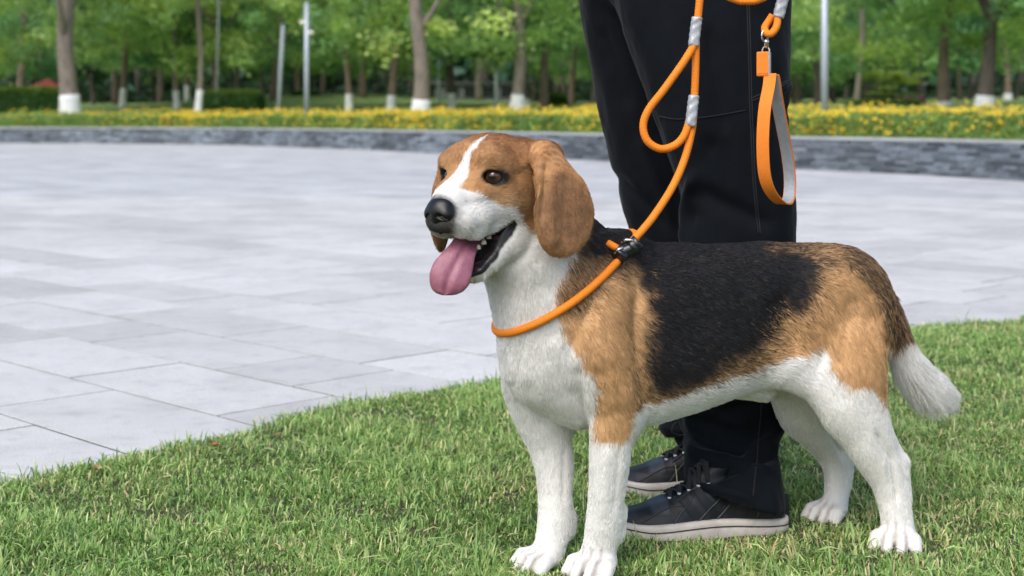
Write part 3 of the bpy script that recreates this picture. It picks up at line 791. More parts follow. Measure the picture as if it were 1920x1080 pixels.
        g.chain([H(*(ec + Mf @ np.array([.0060, sg * .0165, -.0015]))), H(*(ec + Mf @ np.array([.0135, sg * .005, .0118]))), H(*(ec + Mf @ np.array([.0090, -sg * .012, .0070])))], [.0012, .0022, .0018], .005)
    # ---- ears
    en = dvec(EAR_N)
    ep = catmull([(x, y, r_, Y) for x, y, r_, Y in ear_pts()], 3)
    thick = .074
    for i in range(len(ep) - 1):
        a, b_ = ep[i], ep[i + 1]
        A = to_dog(world(a[0], a[1], a[3])); Bq = to_dog(world(b_[0], b_[1], b_[3]))
        g.cone(A, a[2] * PXM - .002, Bq, b_[2] * PXM - .002, .004, (en, thick))
    g.cone(H(-.062, .050, .040), .018, to_dog(world(1026, 293, 2.120)), .018, .012, (en, .5))
    # fold down the front edge of the ear
    g.chain([to_dog(world(x, y, Y)) for x, y, Y in ((1014, 296, 2.106), (1016, 335, 2.096), (1009, 366, 2.094))], [.0055, .0050, .0030], .012)
    fe = [(-.050, -.062, .030, .020), (-.044, -.074, .000, .030), (-.040, -.080, -.035, .036), (-.036, -.080, -.070, .034), (-.034, -.077, -.088, .022)]
    fn_ = dvec(-HL * .95 + HF * .3); fn_ /= np.linalg.norm(fn_)
    P = [H(a, b_, c_) for a, b_, c_, _ in fe]; rr = [d for *_, d in fe]
    g.chain(P, rr, .006, (fn_, .16))
    return g, paws

def poly_sd(P, poly):
    """signed distance (px) of points P (n,2) to a polygon, negative inside"""
    poly = np.asarray(poly, float); d2 = np.full(len(P), 1e18); ins = np.zeros(len(P), bool)
    for i in range(len(poly)):
        a, b_ = poly[i], poly[(i + 1) % len(poly)]; e = b_ - a; wv = P - a
        t = np.clip((wv @ e) / (e @ e + 1e-9), 0, 1); q = wv - t[:, None] * e; d2 = np.minimum(d2, (q ** 2).sum(1))
        c = ((a[1] <= P[:, 1]) != (b_[1] <= P[:, 1])); xx = a[0] + (P[:, 1] - a[1]) / (e[1] if abs(e[1]) > 1e-9 else 1e-9) * e[0]
        ins ^= c & (P[:, 0] < xx)
    return np.where(ins, -1, 1) * np.sqrt(d2)

TAN_POLY = [(1080, 380), (1078, 440), (1076, 478), (1052, 512), (1042, 545), (1046, 600), (1058, 640), (1092, 672), (1090, 690), (1112, 705), (1121, 728), (1117, 760), (1113, 800), (1117, 822), (1140, 831), (1165, 830), (1188, 808), (1188, 772),
    (1215, 760), (1260, 748), (1330, 722), (1390, 705), (1430, 690), (1480, 672), (1512, 668), (1535, 652), (1550, 655), (1560, 690), (1575, 715), (1600, 732), (1628, 728), (1645, 738), (1656, 765), (1668, 740), (1668, 655), (1682, 655), (1722, 622), (1760, 560), (1700, 380)]
BLACK_POLY = [(1088, 380), (1086, 430), (1094, 478), (1118, 480), (1150, 474), (1190, 490), (1208, 540), (1216, 600), (1214, 680), (1222, 725), (1250, 735), (1300, 722), (1352, 700), (1400, 668), (1436, 650), (1462, 610), (1505, 575), (1530, 530), (1535, 495), (1500, 472), (1440, 462), (1430, 400)]
DARK_MIX = [  # polygon, strength, softness
    ([(1095, 440), (1130, 430), (1215, 450), (1215, 540), (1150, 520), (1090, 590), (1050, 580), (1040, 545), (1060, 510)], .62, 18),
    ([(1400, 400), (1600, 400), (1610, 480), (1560, 500), (1530, 540), (1490, 600), (1440, 500), (1400, 470)], .52, 18),
    ([(1570, 440), (1740, 440), (1740, 620), (1690, 660), (1662, 640), (1655, 590), (1630, 545), (1592, 505)], .84, 8),
    ([(1190, 690), (1420, 640), (1440, 690), (1350, 730), (1240, 760), (1185, 770)], .22, 20),
    ([(1215, 560), (1440, 640), (1400, 690), (1250, 740), (1210, 740)], .25, 30)]
FACE_WHITE = [(600, 200), (893, 243), (906, 262), (899, 285), (889, 310), (884, 335), (885, 348), (893, 360), (910, 374), (938, 384), (962, 391), (972, 402), (985, 428), (996, 470), (1060, 520), (1000, 700), (500, 700)]

C_WHITE = np.array([.82, .81, .775]); C_TAN = np.array([.57, .345, .165]); C_BLACK = np.array([.014, .014, .016])
C_HEAD = np.array([.43, .230, .098]); C_EAR = np.array([.31, .165, .082]); C_LIP = np.array([.012, .011, .012])

def coat(Pw, jitter=None, earmask=None, edge=None):
    """colour of the coat at points (world, in the standing pose)"""
    n = len(Pw); D = to_dog(Pw)
    hf, hl_, hu = head_local(Pw)
    nz = vnoise(Pw * 60, 3) * 7 + vnoise(Pw * 160, 4) * 5
    j = np.zeros(n) if jitter is None else jitter
    # body coat, the same on both sides: the far side is read at its mirror image
    wq = np.where(D[:, 1] > 0, -D[:, 1], D[:, 1]); far = D[:, 1] > 0
    M = D.copy(); M[:, 1] = wq
    p = px_of(from_dog(M))
    # far legs stand apart from the near ones: all white below the body
    t = poly_sd(p, TAN_POLY) + nz * .6 + j * 5
    k = poly_sd(p, BLACK_POLY) + nz * 1.4 + j * 11 * (1 + sstep(560, 700, p[:, 1]) + sstep(1380, 1480, p[:, 0]))
    col = np.tile(C_WHITE, (n, 1))
    mt = sstep(3, -3, t); mt = np.where(far & (D[:, 2] < .27) & (D[:, 0] > .25), 0, mt)
    mt = np.where((D[:, 0] < .10) & (np.abs(D[:, 1]) < .035) & (D[:, 2] < .36), 0, mt)
    tanc = C_TAN * (1 + .12 * vnoise(Pw * 25, 8))[:, None]
    col = col + (tanc - col) * mt[:, None]
    for pl, st, soft in DARK_MIX:
        m_ = sstep(soft, -soft, poly_sd(p, pl) + nz) * mt
        m_ = np.clip(m_ * st * 1.0 + m_ * j * .9 * .6, 0, 1)
        col = col + (np.array([.035, .026, .02]) - col) * m_[:, None]
    mk = sstep(13, -13, k) * mt; col = col + (C_BLACK - col) * mk[:, None]
    # head
    hl2 = np.abs(hl_)
    head = (hu > -.16) & (hf > -.115) & (Pw[:, 2] > .44)
    Q = HO + hf[:, None] * HF + hl2[:, None] * HL + hu[:, None] * HU; ph = px_of(Q)
    fw = poly_sd(ph, FACE_WHITE)
    hwid = np.interp(hu, [-.03, -.02, -.007, .005, .018, .032, .050, .060], [.040, .026, .0175, .0120, .0070, .0045, .0020, -.004])
    off = np.interp(hu, [.0, .05], [0, .0075]); hwid = hwid + np.interp(hu, [.0, .018, .055], [0, .0022, .0035])
    up = sstep(-.022, -.012, hu); fw = fw * (1 - up) + (np.abs(hl_ - off) - hwid) * 1250 * up + nz * .30 + j * 2.0
    hc = C_HEAD * (1 + .15 * vnoise(Pw * 40, 9) + .12 * vnoise(Pw * 110, 10))[:, None]
    crown = sstep(.010, .045, hu) * sstep(.0, -.03, hf) * .42; hc = hc * (1 - crown[:, None] * np.array([.75, .95, 1.0]))
    pale = np.exp(-((hf - .004) ** 2 + (hl2 - .030) ** 2 + (hu - .022) ** 2) / .009 ** 2) * .5; hc = hc + (np.array([.50, .40, .27]) - hc) * pale[:, None]
    shade = sstep(14, 0, np.abs(hl2 - .052) * 1000 / 1.2) * sstep(.02, .05, hu) * .25     # smudge at the temple
    hc = hc * (1 - shade)[:, None]
    cheek = sstep(.0, .03, -hu - .01) * sstep(-.06, -.02, hf)
    hc = hc + (np.array([.62, .43, .235]) - hc) * (cheek * (.55 + .35 * vnoise(Pw * 60, 15)))[:, None]
    strk = np.exp(-((hu - .004 + .35 * (hf + .015)) / .0055) ** 2) * sstep(-.012, -.030, hf) * sstep(-.085, -.060, hf) * .45; hc = hc * (1 - strk)[:, None]
    rimd = np.exp(-((hf + .004) ** 2 + (hl2 - .040) ** 2 + (hu + .012) ** 2) / .013 ** 2) * .35; hc = hc * (1 - rimd)[:, None]
    lower = sstep(.46, .425, Pw[:, 2])
    mw = sstep(-2.5, 2.5, fw)
    hcol = C_WHITE + (hc - C_WHITE) * mw[:, None]
    # below the cheek it is white throat
    mth = sstep(428, 446, ph[:, 1] + nz * .6)
    hcol = hcol + (C_WHITE - hcol) * mth[:, None]
    isneck = (ph[:, 0] > 1000) & (hf < -.05)
    hm = head & ~(isneck & (mw * (1 - mth) < .5))
    hm = head & (ph[:, 1] < 452) & ~((p[:, 0] > 1085) & (D[:, 0] > -.02) & (Pw[:, 2] < .56))
    hm = hm & ~((ph[:, 0] > 1050) & (hf < -.05) & (hu < .0))
    col = np.where(hm[:, None], hcol, col)
    # eye rims and lips
    for sg in (1, -1):
        d = np.sqrt(((hf + .0035) / 1.0) ** 2 + ((hl_ - sg * .0410) / 1.05) ** 2 + ((hu - .0018) / .76) ** 2)
        m_ = sstep(.0222, .0172, d) * head; col = col + (C_LIP * 1.5 - col) * m_[:, None]
        # pale spot over the eye
    dn = np.sqrt(((hf - .065) / 1.0) ** 2 + (hl_ / 1.25) ** 2 + ((hu + .050) / 1.45) ** 2); m_ = sstep(.0225, .0180, dn)
    col = col + (C_LIP - col) * m_[:, None]
    gry = sstep(.033, .021, dn + .004 * vnoise(Pw * 150, 81)) * sstep(-.030, -.050, hu) * .55; col = col + (np.array([.11, .105, .10]) - col) * gry[:, None]
    spk = (vnoise(Pw * 460, 61) > .70) & (hf > .022) & (hf < .062) & (hu < -.044) & (hu > -.08)      # whisker dots
    col = np.where(spk[:, None], col * .55, col)
    if earmask is not None:
        ec = C_EAR * (1 + .22 * vnoise(Pw * 35, 12) + .22 * vnoise(Pw * np.array([170, 170, 28]), 14))[:, None]
        # the ear is brighter and redder along its top and back edge
        ed = sstep(-.02, .055, hu); ec = ec * (1 + .35 * ed)[:, None]
        if edge is not None: ec = ec + (np.array([.50, .265, .095]) * (1 + .3 * vnoise(Pw * 70, 13))[:, None] - ec) * (edge * .42)[:, None]
        col = col + (ec - col) * earmask[:, None]
    return col, head

FLOW = [(960, 540, .15, 1), (1000, 470, .2, 1), (1060, 500, .4, 1), (1130, 460, .9, .5), (930, 600, .1, 1), (1010, 600, .15, 1), (1100, 590, .7, .7), (1060, 680, .25, 1), (1160, 640, .6, .9), (1160, 720, .4, 1), (980, 740, .25, 1), (1060, 770, .15, 1),
    (1150, 860, 0, 1), (1140, 960, 0, 1), (1100, 1060, -.6, .6), (1040, 860, 0, 1), (1040, 960, 0, 1), (1000, 1050, -.6, .6), (1250, 480, 1, .12), (1250, 600, 1, .5), (1250, 700, 1, .45), (1250, 780, 1, .1), (1370, 470, 1, .12), (1370, 600, 1, .45), (1370, 700, 1, .2),
    (1480, 480, 1, .2), (1480, 580, .9, .6), (1460, 680, 1, .0), (1560, 500, .9, .5), (1570, 600, .6, .9), (1640, 600, .2, 1), (1600, 700, .2, 1), (1540, 700, .6, .8), (1600, 780, .5, .9), (1650, 850, .4, 1), (1680, 940, 0, 1), (1680, 1010, -.3, .8),
    (1500, 780, .5, 1), (1560, 860, .2, 1), (1570, 930, 0, 1), (1540, 970, -.6, .6), (1640, 530, .75, .9), (1685, 620, .3, 1), (1715, 700, .7, .8), (1770, 750, 1, .8)]

def flow_dir(Pw, N):
    D = to_dog(Pw); M = D.copy(); M[:, 1] = -np.abs(M[:, 1]); p = px_of(from_dog(M))
    g = np.array(FLOW, float); acc = np.zeros((len(Pw), 2)); ws = np.zeros(len(Pw))
    for x, y, dx, dy in g:
        wv = 1 / ((p[:, 0] - x) ** 2 + (p[:, 1] - y) ** 2 + 400) ** 1.5; L = math.hypot(dx, dy)
        acc += wv[:, None] * np.array([dx / L, -dy / L]); ws += wv
    acc /= ws[:, None]
    dd = acc[:, 0:1] * np.array([*DS, 0]) + acc[:, 1:2] * np.array([0, 0, 1.])
    hf, hl_, hu = head_local(Pw)
    head = (hf > -.12) & (hu > -.15) & (D[:, 0] < .02)
    hd = Pw - (HO + .085 * HF - .050 * HU); hd /= np.linalg.norm(hd, axis=1)[:, None]
    mh = sstep(-.13, -.07, hf) * sstep(-.15, -.11, hu) * sstep(.02, -.03, D[:, 0])
    dd = dd * (1 - mh)[:, None] + hd * mh[:, None]
    dd -= (dd * N).sum(1)[:, None] * N
    return dd / (np.linalg.norm(dd, axis=1)[:, None] + 1e-9)

def ear_distance(Pw):
    """distance to the ear flaps' centre lines minus their size"""
    ep = ear_pts(); d = np.full(len(Pw), 9.)
    q = px_of(Pw)
    for i in range(len(ep) - 1):
        a = np.array(ep[i][:2], float); b_ = np.array(ep[i + 1][:2], float); e = b_ - a; wv = q - a
        t = np.clip((wv @ e) / (e @ e), 0, 1); r_ = ep[i][2] + t * (ep[i + 1][2] - ep[i][2])
        dx = np.sqrt(((wv - t[:, None] * e) ** 2).sum(1)) - r_
        Yd = ep[i][3] + t * (ep[i + 1][3] - ep[i][3])
        off = (q[:, 0] - (a[0] + t * e[0])) * PXM * .55      # ear plane is turned: back edge lies deeper
        dep = np.abs(Pw[:, 1] - (Yd + off)) - .017
        d = np.minimum(d, np.maximum(dx * PXM, dep))
    hf, hl_, hu = head_local(Pw)
    far = (hl_ < -.0655) & (hf < 0.005) & (hf > -.085) & (hu < .045)
    return d, far

def build_dog():
    root = empty('dog', (D0[0] + .27 * DS[0], D0[1] + .27 * DS[1], 0))
    tag(root, 'tricolour hound standing on the grass with its mouth open and tongue hanging out', 'dog')
    def own(o):
        o.parent = root; o.matrix_parent_inverse = root.matrix_world.inverted() if False else o.matrix_parent_inverse
        o.location = (-root.location[0], -root.location[1], -root.location[2]); return o
    g, paws = build_dog_sdf()
    V, Q = g.mesh(); V = relax(V, Q, 2, .5)
    Pw = from_dog(V); N = vert_normals(Pw, Q)
    # keep the orientation outward
    c = Pw.mean(0)
    if ((Pw - c) * N).sum() < 0: Q = Q[:, ::-1].copy(); N = -N
    # soft, uneven flesh: ribs, skin folds
    Pw = Pw + N * (vnoise(Pw * np.array([22, 22, 16]), 5) * .0016)[:, None]
    # muscles and hollows under the coat, read on the near side
    pq = px_of(Pw); faceme = np.clip(-N[:, 1] * 2, 0, 1)
    def groove(x0, y0, x1, y1, wd, amp, wlo=-.2, whi=.2):
        a = np.array([x0, y0], float); e = np.array([x1, y1], float) - a; L = np.linalg.norm(e); e /= L; q = pq - a; t = q @ e; dd = q @ np.array([-e[1], e[0]]); wv = to_dog(Pw)[:, 1]
        return amp * np.exp(-(dd / wd) ** 2) * sstep(-18, 12, t) * sstep(L + 18, L - 12, t) * faceme * (wv > wlo) * (wv < whi)
    G = 0
    for q_ in ((985, 722, 1030, 790, 18, -.0038), (1082, 690, 1100, 810, 8, -.0045), (1040, 640, 1075, 720, 18, .004), (1192, 560, 1200, 750, 11, -.0032, -.2, 0), (1125, 600, 1165, 760, 26, .0025, -.2, 0), (1120, 700, 1128, 800, 7, -.003, -.2, 0),
               (1455, 560, 1500, 670, 18, -.006, -.2, 0), (1600, 560, 1575, 690, 20, -.004, -.2, 0), (1562, 700, 1585, 755, 12, -.0026, -.2, -.02),
               (1646, 815, 1669, 858, 6.5, -.0060, -.2, 0), (1672, 864, 1683, 935, 4.5, -.0060, -.2, 0), (1655, 868, 1662, 930, 6, .0025, -.2, 0), (1548, 785, 1577, 850, 6, -.0060, .02, .2), (1562, 870, 1566, 930, 4, -.002, .02, .2),
               (1594, 496, 1632, 552, 5, -.0055), (1632, 552, 1660, 640, 5, -.0060), (1660, 640, 1666, 700, 5, -.004), (1024, 305, 1016, 410, 6, -.0036), (1082, 320, 1108, 395, 7, .0030), (1058, 330, 1070, 450, 12, -.0025), (1036, 330, 1034, 460, 8, .0022),
               (1138, 850, 1132, 960, 9, .0022, -.2, 0), (1160, 850, 1152, 950, 5, -.0022, -.2, 0), (1058, 840, 1056, 940, 5, -.0022, 0, .2)):
        G = G + groove(*q_)
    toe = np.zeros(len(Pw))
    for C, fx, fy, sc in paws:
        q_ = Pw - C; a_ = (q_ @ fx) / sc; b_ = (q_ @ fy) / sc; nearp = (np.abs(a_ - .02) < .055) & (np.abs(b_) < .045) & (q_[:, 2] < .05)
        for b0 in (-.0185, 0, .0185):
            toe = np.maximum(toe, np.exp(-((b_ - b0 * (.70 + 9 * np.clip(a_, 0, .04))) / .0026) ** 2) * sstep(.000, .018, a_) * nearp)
    Pw = Pw - N * (toe * .0025)[:, None]
    Pw = Pw + N * G[:, None] * (to_dog(Pw)[:, 0] > -.12)[:, None]; N = vert_normals(Pw, Q)
    de, fare = ear_distance(Pw); em = np.where(fare, 1, sstep(.0065, .0025, de))
    em = em * (Pw[:, 2] > .44); edg = sstep(-.013, -.003, de) * (1 - fare)
    col, head = coat(Pw, None, em, edg); col = col * (1 - .42 * toe[:, None] * np.array([.85, .95, 1.0])); col = np.where((col.min(1) > .4)[:, None], col * .86, col)  # toe gaps get their shade painted into the skin colour
    hf, hl_, hu = head_local(Pw)
    # dark lips, pink-dark mouth: skin facing into the opening
    Nl = np.stack([N @ HF, N @ HL, N @ HU], 1)
    inm = (hf > -.066) & (hf < .075) & (hu < -.052) & (hu > -.150) & (np.abs(hl_) < .056)
    Q2 = np.stack([hf, hu], 1); dm = poly_sd(Q2, MOUTH)
    ll = np.full(len(Pw), 9.)
    for (a0, a1), (b0_, b1_) in zip(LOWER_LIP[:-1], LOWER_LIP[1:]):
        e = np.array([b0_ - a0, b1_ - a1]); wv = Q2 - np.array([a0, a1]); t_ = np.clip((wv @ e) / (e @ e), 0, 1); ll = np.minimum(ll, np.sqrt(((wv - t_[:, None] * e) ** 2).sum(1)))
    lip = sstep(.0030, .0016, dm) * inm
    lip = np.maximum(lip, sstep(.0082, .0060, ll + .0010 * vnoise(Pw * 200, 71)) * inm)
    lip = np.maximum(lip, sstep(.008, .006, np.sqrt((hf + .052) ** 2 + (hu + .066) ** 2)) * inm)
    deep = sstep(.0008, -.0020, dm) * (np.abs(hl_) < .018) * inm
    lipc = C_LIP * (1 + 1.2 * np.clip(vnoise(Pw * 180, 91), 0, 1))[:, None] + np.array([.10, .03, .035]) * np.clip(vnoise(Pw * 120, 92) * 1.5, 0, 1)[:, None] * sstep(.003, .0, dm)[:, None]
    col = col + (lipc - col) * lip[:, None]
    col = col + (np.array([.22, .055, .070]) - col) * (deep * .85)[:, None]
    gloss = np.clip(lip, 0, 1)
    m, t, b = new_mat('dog_skin'); L = t.links.new
    a = t.nodes.new('ShaderNodeAttribute'); a.attribute_name = 'coat'; L(a.outputs['Color'], b.inputs['Base Color'])
    a2 = t.nodes.new('ShaderNodeAttribute'); a2.attribute_name = 'wet'
    mr = t.nodes.new('ShaderNodeMapRange'); mr.inputs['To Min'].default_value = .75; mr.inputs['To Max'].default_value = .25; L(a2.outputs['Fac'], mr.inputs[0]); L(mr.outputs[0], b.inputs['Roughness'])
    b.inputs['Specular IOR Level'].default_value = .3
    nb = t.nodes.new('ShaderNodeTexNoise'); nb.inputs['Scale'].default_value = 300; tc = t.nodes.new('ShaderNodeTexCoord'); L(tc.outputs['Object'], nb.inputs['Vector'])
    bp = t.nodes.new('ShaderNodeBump'); bp.inputs['Strength'].default_value = .5; bp.inputs['Distance'].default_value = .001; L(nb.outputs[0], bp.inputs['Height']); L(bp.outputs[0], b.inputs['Normal'])
    body = own(mesh_obj('body', Pw, Q, m, attrs={'coat': col, 'wet': gloss}))
    # ---------------- fur
    if 'fur' not in SKIP:
        T = np.concatenate([Q[:, [0, 1, 2]], Q[:, [0, 2, 3]]]); A, Bv, Cv = Pw[T[:, 0]], Pw[T[:, 1]], Pw[T[:, 2]]
        ar = .5 * np.linalg.norm(np.cross(Bv - A, Cv - A), axis=1)
        # denser where the hair is short
        cen = (A + Bv + Cv) / 3; hfc, hlc, huc = head_local(cen)
        ish = (hfc > -.11) & (huc > -.15) & (cen[:, 2] > .44)
        wt = ar * np.where(ish, 3.0, 1.0) * (1 - lip[T[:, 0]])
        isfar = to_dog(cen)[:, 1] > .06
        wt = wt * np.where(isfar & ~ish, .7, 1)
        NH = 380000
        ti = rng.choice(len(T), NH, p=wt / wt.sum()); r1 = np.sqrt(rng.random(NH)); r2 = rng.random(NH)
        b0, b1, b2 = 1 - r1, r1 * (1 - r2), r1 * r2
        root_p = A[ti] * b0[:, None] + Bv[ti] * b1[:, None] + Cv[ti] * b2[:, None]
        n_ = N[T[ti, 0]] * b0[:, None] + N[T[ti, 1]] * b1[:, None] + N[T[ti, 2]] * b2[:, None]; n_ /= np.linalg.norm(n_, axis=1)[:, None]
        hf, hl_, hu = head_local(root_p); Dg = to_dog(root_p); emr = em[T[ti, 0]]
        pj = px_of(root_p)
        # length
        Lh = np.full(NH, .0104)
        legs = sstep(.30, .24, Dg[:, 2]); Lh = Lh * (1 - legs) + .0078 * legs
        Lh = np.where(Dg[:, 2] < .05, .0045, Lh)
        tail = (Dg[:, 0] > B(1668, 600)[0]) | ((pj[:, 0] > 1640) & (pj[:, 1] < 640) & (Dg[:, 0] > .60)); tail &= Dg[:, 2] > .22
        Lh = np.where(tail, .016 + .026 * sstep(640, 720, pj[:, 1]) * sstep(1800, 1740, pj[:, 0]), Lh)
        face = sstep(-.12, -.03, hf) * sstep(-.15, -.10, hu) * (Dg[:, 2] > .42); Lh = Lh * (1 - face) + (.0075 - .0028 * sstep(-.01, .06, hf)) * face
        eyed = np.minimum(np.sqrt((hf - 0) ** 2 + (hl_ - .041) ** 2 + (hu - .002) ** 2), np.sqrt((hf - 0) ** 2 + (hl_ + .041) ** 2 + (hu - .002) ** 2)); Lh *= .40 + .60 * sstep(.014, .018, eyed)
        Lh = np.where(emr > .5, .0058, Lh)
        Lh *= rng.uniform(.7, 1.25, NH)
        fd = flow_dir(root_p, n_)
        earflow = np.array([.12, .05, -1.0])[None, :] - (n_ @ np.array([.12, .05, -1.0]))[:, None] * n_; earflow /= np.linalg.norm(earflow, axis=1)[:, None]
        fd = np.where((emr > .5)[:, None], earflow, fd)
        # clumps: neighbours lean together
        cl = np.stack([vnoise(root_p * 90, 21), vnoise(root_p * 90, 22), vnoise(root_p * 90, 23)], 1) * .32 + np.stack([vnoise(root_p * 300, 31), vnoise(root_p * 300, 32), vnoise(root_p * 300, 33)], 1) * .16
        fd = fd + cl + rng.normal(0, .10, (NH, 3)); fd -= (fd * n_).sum(1)[:, None] * n_; fd /= np.linalg.norm(fd, axis=1)[:, None] + 1e-9
        lift = np.clip(.28 + rng.normal(0, .08, NH) + .10 * vnoise(root_p * 120, 41), .12, .7)[:, None]
        lift = np.where((tail)[:, None], lift * 1.3, lift)
        tt = [0, .33, .67, 1.0]; pts = []
        for t_ in tt:
            pts.append(root_p - n_ * .0008 + Lh[:, None] * (fd * t_ + n_ * lift * (1.25 * t_ - .65 * t_ * t_)) + np.array([0, 0, -1]) * (Lh[:, None] * .10 * t_ * t_))
        pts = np.stack(pts, 1).reshape(-1, 3)
        hj = rng.normal(0, 1, NH)
        hc, _ = coat(root_p, hj, emr, edg[T[ti, 0]])
        hc = hc * (1 + rng.normal(0, 1, NH) * np.where(hc.min(1) > .5, .085, .14))[:, None] * (1 - .45 * toe[T[ti, 0]][:, None] * np.array([.85, .95, 1.0]))  # shade between the toes is painted into the hair as well
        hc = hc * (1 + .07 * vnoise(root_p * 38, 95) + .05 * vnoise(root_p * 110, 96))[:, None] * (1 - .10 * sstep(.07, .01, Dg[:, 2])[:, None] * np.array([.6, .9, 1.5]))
        hc = hc * np.where(tail, 1.08, 1.0)[:, None]  # tail hair colour lightened to make up for the shade on it
        # a few pale hairs in the black, dark tips in the tan
        lum = hc.sum(1); pale = (lum < .15) & (rng.random(NH) < .035); hc[pale] = np.array([.10, .065, .040])
        wh = hc.min(1) > .45; hc[~wh] *= (1 + .22 * vnoise(root_p[~wh] * np.array([150, 150, 90]), 51))[:, None]
        hc = np.clip(hc, .004, .95)
        vis = mesh_lip_mask(T, ti, lip)
        keep = ~vis
        pts = pts.reshape(NH, 4, 3)[keep].reshape(-1, 3); hc = hc[keep]; nk = int(keep.sum())
        cu = bpy.data.hair_curves.new('fur'); cu.add_curves([4] * nk)
        pa = cu.attributes.get('position') or cu.attributes.new('position', 'FLOAT_VECTOR', 'POINT')
        pa.data.foreach_set('vector', pts.astype(np.float32).ravel())
        ra = cu.attributes.new('radius', 'FLOAT', 'POINT'); rr = np.tile(np.array([.00026, .00024, .00017, .00004], np.float32), nk)
        rr *= np.repeat(rng.uniform(.8, 1.2, nk), 4).astype(np.float32); ra.data.foreach_set('value', rr)
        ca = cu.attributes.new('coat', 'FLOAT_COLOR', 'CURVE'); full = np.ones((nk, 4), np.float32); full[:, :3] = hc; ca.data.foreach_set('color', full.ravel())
        fm, ft, fb = new_mat('dog_fur'); a = ft.nodes.new('ShaderNodeAttribute'); a.attribute_name = 'coat'; ft.links.new(a.outputs['Color'], fb.inputs['Base Color'])
        fb.inputs['Roughness'].default_value = .55; fb.inputs['Specular IOR Level'].default_value = .35
        cu.materials.append(fm)
        fo = bpy.data.objects.new('fur', cu); COL.objects.link(fo); own(fo); fo['kind'] = 'stuff'
    # ---------------- eyes
    em_, et, eb = new_mat('dog_eye'); L = et.links.new
    tcn = et.nodes.new('ShaderNodeTexCoord'); gr = et.nodes.new('ShaderNodeVectorMath'); gr.operation = 'LENGTH'
    sp = et.nodes.new('ShaderNodeSeparateXYZ'); L(tcn.outputs['Object'], sp.inputs[0])
    cb = et.nodes.new('ShaderNodeCombineXYZ'); L(sp.outputs[0], cb.inputs[0]); L(sp.outputs[1], cb.inputs[1]); L(cb.outputs[0], gr.inputs[0])
    cr = et.nodes.new('ShaderNodeValToRGB'); L(gr.outputs['Value'], cr.inputs[0]); e = cr.color_ramp.elements
    e[0].position = 0; e[0].color = (.002, .002, .002, 1); e[1].position = .0042; e[1].color = (.003, .002, .002, 1)
    for ps, cc in ((.0048, (.16, .062, .022, 1)), (.0082, (.10, .038, .014, 1)), (.0092, (.008, .004, .003, 1)), (.0096, (.12, .085, .07, 1))): el = e.new(ps); el.color = cc
    L(cr.outputs[0], eb.inputs['Base Color']); eb.inputs['Roughness'].default_value = .04; eb.inputs['Coat Weight'].default_value = 1; eb.inputs['Coat Roughness'].default_value = .02
    for sg in (1, -1):
        ec = np.array([-.0095, .0388 if sg > 0 else -.0335, .0035]); on = np.array([.92, sg * .38, .04]); on /= np.linalg.norm(on)
        import bmesh
        bm = bmesh.new(); bmesh.ops.create_uvsphere(bm, u_segments=32, v_segments=20, radius=.0138)
        for v in bm.verts:
            if v.co.z > .0105: v.co.z += (v.co.z - .0105) * .4
        me = bpy.data.meshes.new('eye'); bm.to_mesh(me); bm.free(); me.polygons.foreach_set('use_smooth', [True] * len(me.polygons)); me.materials.append(em_)
        o = bpy.data.objects.new('eye', me); COL.objects.link(o); o.parent = root
        cw = HO + ec[0] * HF + ec[1] * HL + ec[2] * HU; d = Vector(on[0] * HF + on[1] * HL + on[2] * HU)
        o.rotation_mode = 'QUATERNION'; o.rotation_quaternion = d.to_track_quat('Z', 'Y'); o.location = Vector(cw) - root.location
    # ---------------- nose leather
    hw2d = lambda f, l, u: HO + f * HF + l * HL + u * HU
    gn = SDF([np.arange(.045, .105, .0007), np.arange(-.032, .032, .0007), np.arange(-.085, -.020, .0007)])
    gn.ell((.069, 0, -.0400), (.0165, .0215, .0165), k=.004)
    gn.ell((.075, 0, -.047), (.0125, .0165, .0145), k=.008)
    gn.ell((.073, .013, -.049), (.0120, .0110, .0110), k=.006); gn.ell((.073, -.013, -.049), (.0120, .0110, .0110), k=.006)
    gn.cone((.076, 0, -.058), .0075, (.070, 0, -.074), .0035, .006)
    for sg in (1, -1):
        gn.cone((.087, sg * .0085, -.0505), .0032, (.078, sg * .0170, -.0535), .0022, .003, op='sub')
        gn.cone((.078, sg * .0170, -.0535), .0022, (.070, sg * .0215, -.050), .0011, .002, op='sub')
    gn.cone((.092, 0, -.047), .0007, (.083, 0, -.072), .0012, .003, op='sub')
    Vn, Qn = gn.mesh(); Vn = relax(Vn, Qn, 1); Vw = hw2d(Vn[:, 0:1] - .0035, Vn[:, 1:2], Vn[:, 2:3])
    nn = vert_normals(Vw, Qn)
    if ((Vw - Vw.mean(0)) * nn).sum() < 0: Qn = Qn[:, ::-1].copy()
    own(mesh_obj('nose', Vw, Qn, mat('nose_leather', (.0045, .0045, .005), .27, bump=.6, bscale=900, bdist=.0006, spec=.5)))
    # ---------------- tongue: out over the lower front, hanging to the side
    tm = mat('tongue', (.37, .145, .195), .28, noise=.12, nscale=60, bump=.8, bscale=520, sss=.2, bdist=.0012, col2=(.29, .100, .150))
    TL = [  # px centre of the tongue, half width px, depth
        (900, 452, 17, 2.128), (886, 452, 21, 2.106), (874, 458, 24, 2.084), (866, 472, 27, 2.069), (857, 490, 33, 2.060), (848, 508, 38, 2.054), (842, 523, 38, 2.051), (838, 535, 34, 2.051), (836, 543, 29, 2.052), (835, 549, 22, 2.053), (834.6, 552.5, 13, 2.055), (834.5, 554, 3, 2.056)]
    tl = catmull(TL, 6); nk = 17; Vt = []
